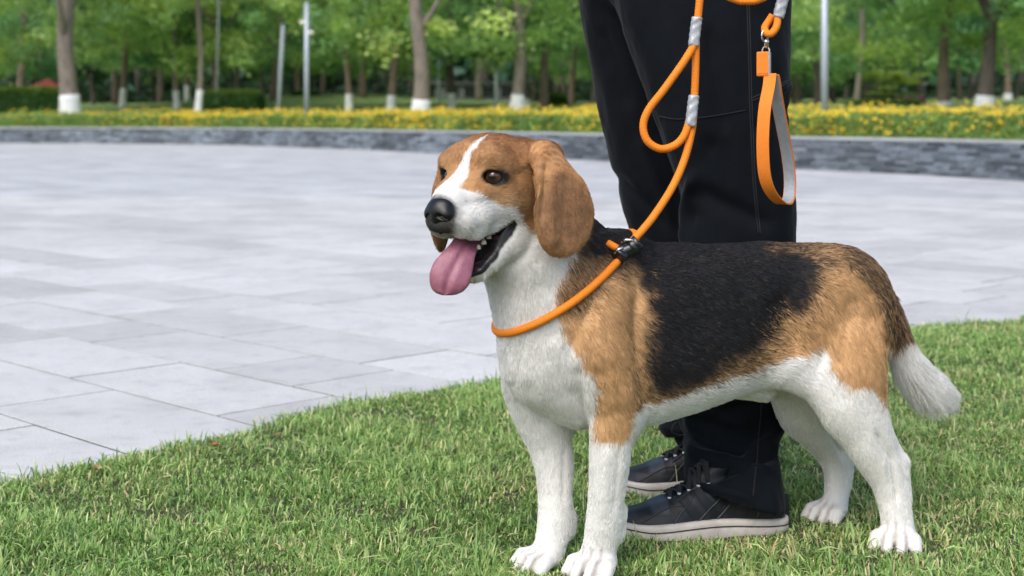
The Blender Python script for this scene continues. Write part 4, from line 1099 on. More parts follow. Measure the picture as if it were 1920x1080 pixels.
    for i in range(len(tl)):
        a = tl[max(i - 1, 0)]; c_ = tl[min(i + 1, len(tl) - 1)]
        d = np.array([c_[0] - a[0], c_[1] - a[1]]); d /= np.linalg.norm(d); sd_ = np.array([d[1], -d[0]])
        if i < 14: sd_ = np.array([.97, -.10]) * (1 - i / 14) + sd_ * (i / 14) * (1 if sd_[0] > 0 else -1)
        if sd_[0] < 0: sd_ = -sd_
        sd_ /= np.linalg.norm(sd_)
        for k in range(nk):
            v = -1 + 2 * k / (nk - 1); x = tl[i][0] + sd_[0] * v * tl[i][2]; y = tl[i][1] + sd_[1] * v * tl[i][2]
            bow = .0045 * (v * v) - .0040 * math.exp(-(v / .16) ** 2) * -1 * min(1, (len(tl) - i) / 14)
            Vt.append(world(x, y, tl[i][3] + bow * 1.0))
    n0 = len(Vt); Vt = np.array(Vt); back = Vt.copy()
    vv = np.tile(np.linspace(-1, 1, nk), len(tl)); ii = np.repeat(np.arange(len(tl)), nk)
    back[:, 1] += .0075 * np.sqrt(np.clip(1 - vv ** 2, 0, 1)) * np.clip((len(tl) - 1 - ii) / 6, 0, 1) + .0002
    Vt[:, 1] -= .0015 * np.sqrt(np.clip(1 - vv ** 2, 0, 1))
    Ft = []
    for i in range(len(tl) - 1):
        for k in range(nk - 1):
            a = i * nk + k; Ft.append((a, a + 1, a + nk + 1, a + nk)); Ft.append((n0 + a, n0 + a + nk, n0 + a + nk + 1, n0 + a + 1))
        Ft.append((i * nk, i * nk + nk, n0 + i * nk + nk, n0 + i * nk)); a = i * nk + nk - 1; Ft.append((a, n0 + a, n0 + a + nk, a + nk))
    Ft.append(tuple(range(nk))[::-1] + tuple(n0 + k for k in range(nk))); own(mesh_obj('tongue', np.concatenate([Vt, back]), Ft, tm))
    # ---------------- teeth
    tmat = mat('tooth_enamel', (.78, .73, .58), .25, noise=.08, nscale=80)
    def tooth(f, l, u, hgt, r_, up=1, lean=0):
        mb = MB(); base = hw2d(f, l, u); P = [base + HU * up * hgt * t_ + HF * lean * t_ * t_ for t_ in (0, .35, .7, 1)]
        mb.tube(P, [r_, r_ * .95, r_ * .75, r_ * .30], 8); own(mb.obj('tooth', tmat))
    for sg in (1, -1):
        tooth(.016, sg * .0135, -.134, .013, .0034, 1, .002)
        for f, l_, u_, hgt, r_ in ((.009, .0160, -.108, .0065, .0030), (.001, .0185, -.102, .0065, .0036), (-.008, .0210, -.0955, .0075, .0044), (-.017, .0235, -.0880, .0065, .0042)):
            tooth(f, sg * l_, u_, hgt, r_, 1)
    # ---------------- claws
    cm = mat('claw_horn', (.30, .24, .19), .4)
    for C, fx, fy, sc in paws:
        for b_, l_ in ((-.0265, .030), (-.0098, .041), (.0098, .041), (.0265, .030)):
            mb = MB(); p0 = C + sc * ((l_ + .012) * fx + b_ * 1.1 * fy + np.array([0, 0, .012]))
            mb.tube([p0 - fx * .003, p0 + fx * .004 + np.array([0, 0, .0008]), p0 + fx * .009 - np.array([0, 0, .004]), p0 + fx * .011 - np.array([0, 0, .009])], [.0022, .0021, .0015, .0004], 7)
            own(mb.obj('claw', cm))
    # whiskers
    if 'fur' not in SKIP:
        mb = MB(); r2 = random.Random(3)
        for i in range(26):
            sg = 1 if i % 4 else -1; f = r2.uniform(.02, .06); l = sg * r2.uniform(.022, .030); u = r2.uniform(-.066, -.048); p0 = hw2d(f, l, u)
            d = HL * sg * .8 + HF * r2.uniform(-.3, .4) + HU * r2.uniform(-.5, .1); d /= np.linalg.norm(d); q = r2.uniform(.018, .035)
            mb.tube([p0, p0 + d * q * .5, p0 + d * q - HU * q * .15], [.00022, .00017, .00005], 4)
        own(mb.obj('whiskers', mat('whisker', (.6, .58, .52), .5)))['kind'] = 'stuff'
    return root, body

def mesh_lip_mask(T, ti, lip):
    return lip[T[ti]].max(1) > .4

if 'dog' not in SKIP:
    dog, dog_body = build_dog()
# ================================================================== THE PERSON: black cargo trousers and sneakers
def bvh_of(V, Q): return BVHTree.FromPolygons([Vector(v) for v in V], [tuple(int(i) for i in q) for q in Q])
EYEV = Vector((0, 0, EYE))
def drape(bvh, pts, lift=.001, near=None, n=10):
    """photo-space polyline laid onto a surface"""
    out = []
    for x, y in catmull(pts, n):
        d = (Vector(world(x, y, 1.0)) - EYEV).normalized(); h = bvh.ray_cast(EYEV, d)
        if h[0] is not None: out.append(np.array(h[0] - d * 0 + h[1] * (lift if h[1].dot(d) < 0 else -lift)))
    return out

def build_person():
    root = empty('person', (.36, 2.56, 0)); tag(root, 'person in black cargo trousers and black sneakers standing behind the dog', 'person')
    def own(o, par=None):
        o.parent = par or root
        if par is None: o.location = Vector(o.location) - root.location
        return o
    tm = mat('trouser_cloth', (.0042, .0058, .0086), .84, noise=.25, nscale=14, bump=.25, bscale=1400, spec=.12, bdist=.0005)
    b = [n for n in tm.node_tree.nodes if n.type == 'BSDF_PRINCIPLED'][0]; b.inputs['Sheen Weight'].default_value = .05; b.inputs['Sheen Roughness'].default_value = .4
    # rows: photo y, left, right, depth centre, half depth
    near = [(-185, 1130, 1490, 2.62, .115), (-90, 1140, 1490, 2.61, .105), (0, 1153, 1482, 2.60, .100), (100, 1185, 1481, 2.59, .098), (190, 1216, 1479, 2.585, .094), (260, 1240, 1479, 2.58, .090), (320, 1262, 1486, 2.58, .088), (380, 1280, 1491, 2.58, .086),
            (440, 1272, 1492, 2.58, .085), (540, 1268, 1486, 2.575, .082), (650, 1272, 1478, 2.565, .078), (740, 1276, 1470, 2.555, .075), (800, 1279, 1466, 2.545, .073), (850, 1283, 1463, 2.485, .074), (890, 1282, 1463, 2.452, .076), (925, 1286, 1467, 2.434, .077), (975, 1300, 1470, 2.428, .077)]
    far = [(-185, 1070, 1430, 2.74, .115), (-90, 1077, 1425, 2.75, .105), (0, 1086, 1400, 2.76, .098), (100, 1101, 1380, 2.765, .095), (200, 1120, 1370, 2.77, .092), (290, 1141, 1370, 2.775, .090), (380, 1166, 1372, 2.78, .086), (440, 1188, 1375, 2.78, .084),
           (540, 1210, 1380, 2.78, .080), (640, 1226, 1385, 2.77, .077), (740, 1238, 1388, 2.76, .074), (792, 1242, 1390, 2.75, .072), (812, 1243, 1390, 2.745, .071), (838, 1262, 1390, 2.74, .066), (862, 1270, 1388, 2.735, .062), (882, 1290, 1386, 2.73, .055)]
    g = SDF([np.arange(.05, .60, .0042), np.arange(2.32, 2.93, .0046), np.arange(-.01, 1.10, .0042)])
    for rows, hem in ((near, lambda X: .090 - np.clip((X - .297) / .155, 0, 1) * .044), (far, lambda X: .088 - np.clip((X - .30) / .12, 0, 1) * .02)):
        r = catmull(np.array(rows, float), 5); z = EYE - (r[:, 0] - HZ) * r[:, 3] / F; x0 = (r[:, 1] - 960) * r[:, 3] / F; x1 = (r[:, 2] - 960) * r[:, 3] / F
        o = np.argsort(z); z = z[o]; cx = ((x0 + x1) / 2)[o]; hx = ((x1 - x0) / 2)[o]; cyy = r[:, 3][o]; hy = r[:, 4][o]
        def leg(X, Y, Z, z=z, hem=hem, cx=cx, hx=hx, cyy=cyy, hy=hy):
            zz = Z[0, 0, :]; a = [np.interp(zz, z, q)[None, None, :] for q in (cx, hx, cyy, hy)]
            q = ((np.abs((X - a[0]) / a[1])) ** 2.4 + (np.abs((Y - a[2]) / a[3])) ** 2.4 + 1e-9) ** (1 / 2.4)
            d = (q - 1) * np.minimum(a[1], a[3]); return np.maximum(d, np.maximum(hem(X) - Z, Z - z[-1]) + 0 * d)
        g.apply(leg, (cx.min() - .2, 2.32, .02), (cx.max() + .2, 2.93, z[-1]), .004)
    g.cone((.235, 2.68, 1.0), .10, (.40, 2.68, 1.0), .10, .03)
    V, Q = g.mesh(); V = relax(V, Q, 2); N = vert_normals(V, Q)
    if ((V - V.mean(0)) * N).sum() < 0: Q = Q[:, ::-1].copy(); N = -N
    # folds: soft hanging pleats, gathered cloth at the knee and over the shoes
    p = px_of(V); isnear = V[:, 1] < 2.66
    def fold(x0, y0, x1, y1, wd, amp, only=None):
        a = np.array([x0, y0], float); e = np.array([x1, y1], float) - a; L = np.linalg.norm(e); e /= L; q = p - a; t = q @ e; dd = q @ np.array([-e[1], e[0]])
        m_ = np.exp(-(dd / wd) ** 2) * sstep(-20, 15, t) * sstep(L + 20, L - 15, t); 
        if only is not None: m_ = m_ * only
        return 1.5 * amp * m_
    D = .0050 * vnoise(V * np.array([13, 13, 4.0]), 3) + .0030 * vnoise(V * np.array([30, 30, 11]), 5) + .0012 * vnoise(V * np.array([70, 70, 40]), 6)
    nr = isnear * 1.0; fr = 1 - nr
    for f_ in ((1300, 330, 1275, 450, 9, .010), (1310, 360, 1440, 420, 16, -.006), (1300, 400, 1250, 470, 14, -.006), (1290, 120, 1330, 260, 18, .005), (1330, 60, 1360, 240, 14, -.004), (1430, 190, 1480, 160, 8, .006), (1420, 240, 1480, 205, 10, -.005),
               (1290, 700, 1300, 860, 10, .007), (1290, 815, 1400, 850, 12, -.008), (1300, 850, 1440, 880, 10, .007), (1330, 895, 1460, 850, 11, -.008), (1300, 905, 1400, 935, 7, .006), (1400, 860, 1466, 800, 12, .007), (1340, 780, 1460, 740, 14, -.005), (1290, 760, 1400, 800, 12, .006)):
        D = D + fold(*f_, only=nr)
    for f_ in ((1243, 800, 1290, 812, 9, .008), (1250, 830, 1290, 826, 7, -.010), (1256, 850, 1300, 846, 7, .006), (1180, 200, 1260, 420, 12, .006), (1130, 60, 1200, 260, 14, -.005), (1150, 330, 1250, 420, 12, -.006)):
        D = D + fold(*f_, only=fr)
    V = V + N * D[:, None]
    tr = own(mesh_obj('trousers', V, Q, tm)); bv = bvh_of(V, Q)
    # seams, pocket, hems
    sm = mat('seam_thread', (.011, .014, .018), .8); sd_ = mat('seam_shadow', (.006, .007, .009), .9)
    def seam(pts, m_=sm, r_=.0011, nm='seam'):
        P = drape(bv, pts, .0005)
        P = [q for i, q in enumerate(P) if i == 0 or np.linalg.norm(q - P[i - 1]) < .06]
        if len(P) > 2: mb = MB(); mb.tube(P, r_, 6); mb.obj(nm, m_, tr)
    seam([(1400, -5), (1403, 80), (1406, 200), (1410, 290), (1413, 350), (1422, 440)], sd_, .0016)
    seam([(1404, -5), (1407, 80), (1410, 200), (1414, 290), (1417, 350), (1426, 440)])
    seam([(1430, 735), (1424, 800), (1418, 870), (1412, 930)], sd_, .0014)
    seam([(1237, 218), (1262, 223), (1290, 222.5), (1340, 217.5), (1398, 207)], sd_, .0014, 'pocket_hem')
    seam([(1410, 190), (1440, 176), (1476, 156)], sd_, .0016); seam([(1410, 184), (1440, 170), (1477, 151)])
    # ---------------- sneakers
    um = mat('shoe_upper', (.0060, .0075, .0105), .50, attr='tone', noise=.3, nscale=50, bump=.45, bscale=1500, bdist=.0004, spec=.4)
    pm = mat('shoe_panel', (.015, .019, .026), .36, noise=.25, nscale=60, bump=.3, bscale=900, bdist=.0004)
    wm = mat('shoe_sole', (.64, .58, .52), .6, noise=.14, nscale=40, bump=.35, bscale=300, bdist=.0006, col2=(.52, .47, .42)); lm = mat('shoe_lace', (.010, .011, .013), .85, bump=.8, bscale=2500, bdist=.0004)
    em = mat('eyelet', (.55, .58, .62), .35); dk = mat('sole_line', (.012, .012, .014), .7)
    xs = np.array([-.1440, -.140, -.130, -.110, -.080, -.050, -.020, .010, .040, .070, .095, .115, .130, .1400, .1450])
    hw = np.array([.004, .018, .0275, .0335, .0355, .0360, .0380, .0415, .0450, .0465, .0440, .0375, .0285, .0170, .004]); cyc = np.array([0, 0, 0, 0, 0, 0, .001, .002, .002, .001, -.001, -.003, -.005, -.006, -.006])
    top = np.array([.070, .088, .098, .103, .104, .103, .099, .089, .076, .064, .056, .050, .044, .036, .028])
    def shoe(C, yaw, label, full):
        s = empty('shoe', (0, 0, 0), 0, root); s.location = Vector((C[0], C[1], .008)) - root.location; s.rotation_euler = (R(0), 0, yaw); s['label'] = label
        g = SDF([np.arange(-.155, .155, .0026), np.arange(-.056, .056, .0026), np.arange(.010, .118, .0026)])
        def up(X, Y, Z):
            x = X[:, 0, 0]; h = np.interp(x, xs, hw)[:, None, None] - .002; t = np.interp(x, xs, top)[:, None, None]; c = np.interp(x, xs, cyc)[:, None, None]
            v = np.clip((Z - .02) / (t - .02), 0, 1.2); sh = np.interp(x, [-.14, -.05, .03, .08, .14], [.35, .45, .60, .45, .3])[:, None, None]
            h2 = h * np.sqrt(np.clip(1 - (v * .92) ** 2.6, .02, 1)) * (1 - sh * .25 * v)
            return np.maximum(np.maximum(np.abs(Y - c) - h2, (Z - t) * .9), .014 - Z) * .8
        g.apply(up, (-.15, -.055, .012), (.15, .055, .118), .002)
        g.ell((-.072, 0, .110), (.050, .0235, .030), k=.008, op='sub')
        g.cone((.005, .001, .092), .017, (-.032, .001, .112), .017, .008)        # tongue of the shoe
        V, Q = g.mesh(); V = relax(V, Q, 3); N = vert_normals(V, Q)
        if ((V - V.mean(0)) * N).sum() < 0: Q = Q[:, ::-1].copy(); N = -N
        V = V + N * (.0010 * vnoise(V * 45, 3))[:, None]; x_, y_, z_ = V.T; tn = np.full(len(V), 1.0)
        guard = sstep(.003, -.003, z_ - (.040 + .016 * np.clip((x_ - .06) / .08, 0, 1) + .0035 * np.sin(x_ * 30))) * sstep(.030, .045, x_); tn = tn + guard * 1.1
        toe_ = sstep(.060, .066, x_) * sstep(.096, .086, x_) * sstep(.044, .054, z_); tn = tn + toe_ * 6.5
        band = sstep(.42, .50, np.sin((x_ - .65 * z_) * 190)) * sstep(-.065, -.055, x_ - .65 * z_ + .0) * sstep(.012, .004, x_ - .65 * z_) * sstep(.082, .072, z_); tn = tn + band * 1.5
        heel_ = sstep(-.100, -.108, x_ - .25 * z_) * sstep(.085, .075, z_); tn = tn + heel_ * 1.2
        V = V + vert_normals(V, Q) * ((guard + band + heel_ + toe_) * .0009)[:, None]
        mesh_obj('upper', V, Q, um, s, attrs={'tone': tn[:, None] * np.array([.0040, .0050, .0072])}); bs = bvh_of(V, Q)
        # sole
        def outline(grow, n=40):
            px_ = np.interp(np.linspace(0, 1, n), np.linspace(0, 1, len(xs)), xs); o_ = []
            h = np.interp(px_, xs, hw) + grow; c = np.interp(px_, xs, cyc); X = px_ + np.sign(px_) * grow * (np.abs(px_) / .145) ** 8
            return np.concatenate([np.c_[X, c + h], np.c_[X, c - h][::-1]])
        Vs, Fs = [], []; rings = [(.000, .0005), (.0035, .0040), (.010, .0055), (.0200, .0058), (.0225, .0050), (.0245, .0055), (.0315, .0048), (.0330, .0015)]
        for z, gr in rings:
            o_ = outline(gr); tz = z + .012 * sstep(.085, .15, o_[:, 0]) * (1 - z / .05) + .004 * sstep(-.10, -.15, o_[:, 0]) * (1 - z / .03); Vs.append(np.c_[o_, tz + .0035 * np.cos(o_[:, 0] * 21) * (z > .015)])
        m_ = len(Vs[0]); Fs = [(r_ * m_ + i, r_ * m_ + (i + 1) % m_, (r_ + 1) * m_ + (i + 1) % m_, (r_ + 1) * m_ + i) for r_ in range(len(rings) - 1) for i in range(m_)]
        Fs += [tuple(range(m_))[::-1], tuple((len(rings) - 1) * m_ + i for i in range(m_))]; mesh_obj('sole', np.concatenate(Vs), Fs, wm, s)
        o_ = outline(.0060); P = np.c_[o_, .0225 + .012 * sstep(.085, .15, o_[:, 0]) * (1 - .022 / .05) + .0035 * np.cos(o_[:, 0] * 21)]; mb = MB(); mb.tube(np.r_[P, P[:1]], .0010, 5, cap=False); mb.obj('sole_line', dk, s)
        def surf(x, y):
            h = bs.ray_cast(Vector((x, y, .3)), Vector((0, 0, -1))); return np.array(h[0]) if h[0] else np.array([x, y, .05])
        def side(x, z, sg):
            h = bs.ray_cast(Vector((x, sg * .3, z)), Vector((0, -sg, 0))); return (np.array(h[0]), np.array(h[1])) if h[0] else (np.array([x, sg * .03, z]), np.array([0, sg, 0]))
        def line(pts, r_, m2, nm, sg=None, sp=7):
            P = []
            for q in catmull(pts, sp):
                if sg is None: P.append(surf(*q) + np.array([0, 0, .0006]))
                else: a, nn = side(q[0], q[1], sg); P.append(a + nn * .0004)
            mb = MB(); mb.tube(P, r_, 6); mb.obj(nm, m2, s)
        for sg in (1, -1):
            line([(.120, .030), (.090, .046), (.062, .058), (.040, .060)], .0013, pm, 'toe_cap_seam', sg); line([(.060, .032), (.045, .050), (.030, .064), (.020, .078)], .0018, pm, 'side_panel_seam', sg)
            line([(.020, .032), (.000, .050), (-.020, .066), (-.030, .084)], .0022, pm, 'side_stripe', sg); line([(-.012, .032), (-.034, .052), (-.050, .070), (-.056, .088)], .0022, pm, 'side_stripe', sg)
            line([(-.085, .034), (-.096, .060), (-.112, .076), (-.130, .080)], .0016, pm, 'heel_seam', sg); line([(.050, .066), (.020, .082), (-.012, .093), (-.040, .100)], .0016, pm, 'lace_rail', sg)
            P = []
            for a in np.linspace(0, 2 * math.pi, 18): q, nn = side(-.020 + .0095 * math.cos(a), .056 + .0065 * math.sin(a), sg); P.append(q + nn * .0006)
            mb = MB(); mb.tube(P, .0011, 5, cap=False); mb.obj('badge_ring', pm, s)
        rows = [(.058, .0150), (.042, .0165), (.026, .0180), (.010, .0190), (-.006, .0200)]
        for i, (x, h_) in enumerate(rows):
            for sg in (1, -1):
                a = surf(x, sg * h_); mb = MB(); mb.tube([a + np.array([0, 0, -.001]), a + np.array([0, sg * .0004, .0016])], [.0036, .0032], 10); mb.obj('eyelet', em, s)
            x2 = rows[min(i + 1, 4)][0]; P = [surf(x + (x2 - x) * 0, -h_) + np.array([0, 0, .0012])] + [surf(x + (.3 * (x2 - x)) * math.sin(math.pi * v), h_ * (2 * v - 1)) + np.array([0, 0, .0042]) for v in np.linspace(.15, .85, 6)] + [surf(x, h_) + np.array([0, 0, .0012])]
            mb = MB(); mb.tube(catmull(P, 4), .0030, 7, flat=(1.3, .6)); mb.obj('lace', lm, s)
            if i < 4:
                for sg in (1, -1):
                    P = [surf(x, sg * h_) + np.array([0, 0, .002])] + [surf(x + (x2 - x) * v, sg * h_ * (1 - 2 * v)) + np.array([0, 0, .0060]) for v in (.25, .5, .75)] + [surf(x2, -sg * h_) + np.array([0, 0, .002])]
                    mb = MB(); mb.tube(catmull(P, 4), .0029, 7, flat=(1.3, .6)); mb.obj('lace', lm, s)
        if full: return s
        # the bow
        k0 = surf(.012, .0) + np.array([0, 0, .008])
        for sg, P in ((1, [(0, 0, 0), (.010, .012, .014), (.030, .020, .020), (.036, .022, .004), (.018, .016, -.004), (0, 0, 0)]), (-1, [(0, 0, 0), (.012, -.016, .006), (.026, -.030, -.004), (.018, -.032, -.014), (.006, -.018, -.006), (0, 0, 0)])):
            mb = MB(); mb.tube(catmull([k0 + np.array(p) for p in P], 6), .0023, 6); mb.obj('lace_loop', lm, s)
        mb = MB(); mb.tube([k0 + np.array([0, -.005, 0]), k0 + np.array([0, .005, 0])], .0042, 8); mb.obj('lace_knot', lm, s)
        return s
    shoe((.313, 2.410), R(180 + 10), 'black sneaker nearer the lens, seen whole', True)
    shoe((.338, 2.675), R(180 + 6), 'black sneaker half hidden behind the foreleg', False)
    return root
if 'person' not in SKIP: build_person()

# ================================================================== THE LEASH
def braided(P, r, n=14, amp=.075, pitch=.0105, per=3):
    """rope with a woven surface; P dense centre line"""
    P = np.asarray(P, float); s = np.r_[0, np.cumsum(np.linalg.norm(np.diff(P, axis=0), axis=1))]; m = max(int(s[-1] / .0016), 4)
    q = np.linspace(0, s[-1], m); P = np.stack([np.interp(q, s, P[:, k]) for k in range(3)], 1)
    T = np.gradient(P, axis=0); T /= np.linalg.norm(T, axis=1)[:, None]; a = np.cross(T[0], [.3, .9, .2]); V = []
    for i in range(m):
        a = a - T[i] * (a @ T[i]); a /= np.linalg.norm(a); b = np.cross(T[i], a)
        for k in range(n):
            t = 2 * math.pi * k / n; w_ = 1 + amp * math.sin(per * t + 2 * math.pi * q[i] / pitch) * math.sin(per * t - 2 * math.pi * q[i] / pitch)
            V.append(P[i] + r * w_ * (math.cos(t) * a + math.sin(t) * b))
    i, k = np.meshgrid(np.arange(m - 1), np.arange(n), indexing='ij'); F_ = np.stack([i * n + k, i * n + (k + 1) % n, (i + 1) * n + (k + 1) % n, (i + 1) * n + k], -1).reshape(-1, 4)
    return np.array(V), F_

def build_leash():
    root = empty('dog_leash', tuple(world(1173, 466, 2.28))); tag(root, 'orange braided slip leash looped round the dog\'s neck and hanging down the trousers', 'leash')
    om = mat('orange_cord', (.86, .245, .016), .62, noise=.10, nscale=700, bump=.6, bscale=1500, bdist=.0006, spec=.3)
    gm = mat('reflective_tape', (.40, .42, .44), .38, noise=.12, nscale=120, bump=.5, bscale=160, bdist=.0012, metal=.25); sm = mat('steel', (.72, .70, .66), .22, metal=1)
    bm_ = mat('black_plastic', (.012, .014, .018), .24, spec=.6); wb = mat('orange_webbing', (.86, .235, .018), .7, noise=.10, nscale=500, bump=.7, bscale=1300, bdist=.0005)
    def own(o): o.parent = root; o.location = -root.location; return o
    def W(pts): return catmull([world(*p) for p in pts], 8)
    def cord(pts, r=.0060, nm='cord'): V, F_ = braided(W(pts) if len(pts[0]) == 3 and pts[0][2] > 1.5 and abs(pts[0][0]) > 5 else catmull(pts, 6), r); own(mesh_obj(nm, V, F_, om))
    # neck loop: where a slanting plane cuts the dog's neck, plus the coat's thickness
    me = dog_body.data; nv = len(me.vertices); co = np.empty(nv * 3, np.float32); me.vertices.foreach_get('co', co); co = co.reshape(-1, 3)
    qs = np.empty(len(me.loops), np.int32); me.loops.foreach_get('vertex_index', qs); bv = bvh_of(co, qs.reshape(-1, 4))
    c0 = from_dog(B(1074, 520, 0)); a_, b_ = from_dog(B(985, 592, 0)), from_dog(B(1164, 458, 0)); e2 = (b_ - a_); e2 /= np.linalg.norm(e2); e1 = np.array([*DN, 0.0]); e1 = e1 + e2 * .0; e1 /= np.linalg.norm(e1)
    P = []
    for th in np.linspace(0, 2 * math.pi, 44, endpoint=False):
        d = math.cos(th) * e1 + math.sin(th) * e2; o_ = Vector(c0 + d * .34); h = bv.ray_cast(o_, Vector(-d)); 
        rr_ = (np.array(h[0]) - c0) @ d if h[0] is not None else .11
        P.append((th, min(rr_, .20)))
    P = np.array(P); rs = P[:, 1].copy()
    for _ in range(3): rs = np.maximum(rs * .5 + (np.roll(rs, 1) + np.roll(rs, -1)) * .25, rs * .985)
    loop = np.array([c0 + (r_ + .0030) * (math.cos(t) * e1 + math.sin(t) * e2) for t, r_ in zip(P[:, 0], rs)])
    loop = catmull(loop, 6, closed=True); V, F_ = braided(np.r_[loop, loop[:1]], .0060); own(mesh_obj('neck_loop', V, F_, om))
    top = loop[np.argmax(loop @ e2)]
    # near point of the loop where the slider sits
    sl = np.array(world(1172, 468, 0)) * 0
    pl = px_of(loop); i0 = np.argmin(np.hypot(pl[:, 0] - 1166, pl[:, 1] - 476) + (loop[:, 1] - loop[:, 1].min()) * 60); S = loop[i0]
    Yc = S[1]; print('slider', px_of(S[None]), S)
    # main line up to the hand
    u = world(1205, 432, Yc + .01)
    cord([(1180, 458, Yc - .004), (1204, 432, Yc + .008), (1228, 402, Yc + .03), (1260, 352, Yc + .06), (1283, 300, Yc + .08), (1297, 245, Yc + .09), (1301, 205, Yc + .092)])
    cord([(1301, 206, Yc + .092), (1304, 140, Yc + .09), (1305, 80, Yc + .09)], nm='cord')
    cord([(1304, 78, Yc + .088), (1297, 92, Yc + .083), (1278, 122, Yc + .075), (1245, 168, Yc + .070), (1216, 206, Yc + .070), (1206, 236, Yc + .070), (1214, 264, Yc + .070), (1238, 279, Yc + .072), (1264, 273, Yc + .077), (1282, 255, Yc + .082), (1292, 228, Yc + .086), (1298, 200, Yc + .088)], nm='cord_loop')
    cord([(1308, 40, Yc + .09), (1312, 0, Yc + .09), (1318, -60, Yc + .09), (1345, -150, Yc + .10)])
    def sleeve(pts, w_=.0125, t_=.0075):
        P = W(pts); mb = MB(); m_ = len(P); T = np.gradient(P, axis=0); T /= np.linalg.norm(T, axis=1)[:, None]; V = []; prof = []
        for k in range(20):
            a = 2 * math.pi * k / 20; c, s_ = math.cos(a), math.sin(a); prof.append((np.sign(c) * abs(c) ** .55, np.sign(s_) * abs(s_) ** .8))
        for i in range(m_):
            sx = np.cross(T[i], [0, 1, 0]); sx /= np.linalg.norm(sx); sy = np.cross(sx, T[i]); e = 1 + .05 * math.sin(i * 1.9) - (.08 if i in (0, m_ - 1) else 0)
            for x, y in prof: V.append(P[i] + sx * x * w_ * e * .5 * 1.1 + sy * y * t_ * (1 + .12 * math.sin(i * 1.1 + x * 3)))
        Fc = [(i * 20 + k, i * 20 + (k + 1) % 20, (i + 1) * 20 + (k + 1) % 20, (i + 1) * 20 + k) for i in range(m_ - 1) for k in range(20)] + [tuple(range(20))[::-1], tuple((m_ - 1) * 20 + k for k in range(20))]
        own(mesh_obj('tape_sleeve', V, Fc, gm))
    sleeve([(1307, 32, Yc + .088), (1304, 55, Yc + .088), (1300, 87, Yc + .086)], .0155); sleeve([(1301, 179, Yc + .090), (1298, 205, Yc + .088), (1294, 237, Yc + .086)], .0155)
    # a second bend of the same cord at the top of the picture, and the arm with the hand strap
    Yh = Yc + .10
    cord([(1352, -150, Yh), (1346, -60, Yh), (1358, -14, Yh), (1382, 0, Yh), (1400, 2, Yh), (1420, 0, Yh), (1440, -14, Yh), (1450, -60, Yh), (1440, -150, Yh)], .0062, 'cord_bend')
    sleeve([(1490, -70, Yh), (1472, -20, Yh), (1466, 5, Yh), (1459, 33, Yh)], .0165)
    cord([(1456, 26, Yh), (1458, 38, Yh - .002), (1455, 52, Yh - .006), (1446, 63, Yh - .008), (1437, 62, Yh - .004), (1434, 52, Yh + .004), (1441, 40, Yh + .006), (1449, 28, Yh + .004)], .0058, 'cord_eye')
    # steel swivel
    def torus(c, r_, t_, M, nm='swivel_ring', sx=1.0, m_=sm):
        c = np.array(c); P = [c + M[0] * r_ * sx * math.cos(a) + M[1] * r_ * math.sin(a) for a in np.linspace(0, 2 * math.pi, 22)]; mb = MB(); mb.tube(P, t_, 7, cap=False); own(mb.obj(nm, m_))
    X, Yx, Z = np.eye(3)
    torus(world(1434, 67, Yh - .002), .0095, .0014, (np.array([.8, .6, 0]), Z), sx=.72)
    mb = MB(); q = world(1437, 80, Yh); mb.tube([q + Z * .006, q + Z * .002, q - Z * .001, q - Z * .008], [.0026, .0046, .0034, .0040], 10); own(mb.obj('swivel_barrel', sm))
    torus(world(1436, 96, Yh), .0075, .0014, (np.array([.95, -.3, 0]), Z), 'swivel_bow', .75)
    # hand strap: webbing bent into a loop, grey lining inside
    ba, bb = np.array([.80, -.60, 0]), np.array([.60, .80, 0]); O = world(1452, HZ, Yh); zt = lambda y: EYE - (y - HZ) * Yh / F
    lp = [(138, -.016), (165, -.024), (205, -.036), (260, -.041), (310, -.036), (345, -.022), (370, -.001), (384, .022), (382, .042), (364, .055), (330, .057), (280, .046), (220, .024), (170, .003), (140, -.0085)]
    cl = catmull([np.array([O[0], O[1], 0]) + bb * b_ + np.array([0, 0, zt(y)]) for y, b_ in lp], 6); T = np.gradient(cl, axis=0); T /= np.linalg.norm(T, axis=1)[:, None]
    cen = cl.mean(0)
    def ribbon(inner, half, th, m_, nm, slump=0):
        V = []
        for i_, (p, t) in enumerate(zip(cl, T)):
            p = p + ba * .0018 * math.sin(i_ * .17) + bb * .0012 * math.sin(i_ * .31 + 1)
            nrm = np.cross(ba, t); nrm /= np.linalg.norm(nrm); 
            if nrm @ (cen - p) < 0: nrm = -nrm
            for x, d in ((-half, inner), (half, inner), (half, inner + th), (-half, inner + th)): V.append(p + ba * x + nrm * d)
        m2 = len(cl); Fc = [(i * 4 + k, i * 4 + (k + 1) % 4, (i + 1) * 4 + (k + 1) % 4, (i + 1) * 4 + k) for i in range(m2 - 1) for k in range(4)] + [(3, 2, 1, 0), tuple((m2 - 1) * 4 + k for k in range(4))]
        own(mesh_obj(nm, V, Fc, m_, smooth=False))
    ribbon(0, .0106, .0016, wb, 'strap_webbing'); ribbon(.0018, .0092, .0010, gm, 'strap_lining')
    mb = MB(); q = world(1431, 120, Yh - .004); M3 = np.stack([ba, bb, Z], 1); mb.box(q, (.0108, .0034, .0195), M3); o = own(mb.obj('strap_tab', wb, smooth=False)); m_ = o.modifiers.new('edge', 'BEVEL'); m_.width = .002; m_.segments = 2
    mb = MB(); q2 = q + ba * .0112; mb.box(q2, (.0012, .0024, .0185), M3); own(mb.obj('tab_edge', gm, smooth=False))
    mb = MB(); mb.tube([q - Z * .0150 - ba * .0098 - bb * .0036, q - Z * .0150 + ba * .0098 - bb * .0036], .0005, 5); own(mb.obj('tab_stitching', wb))
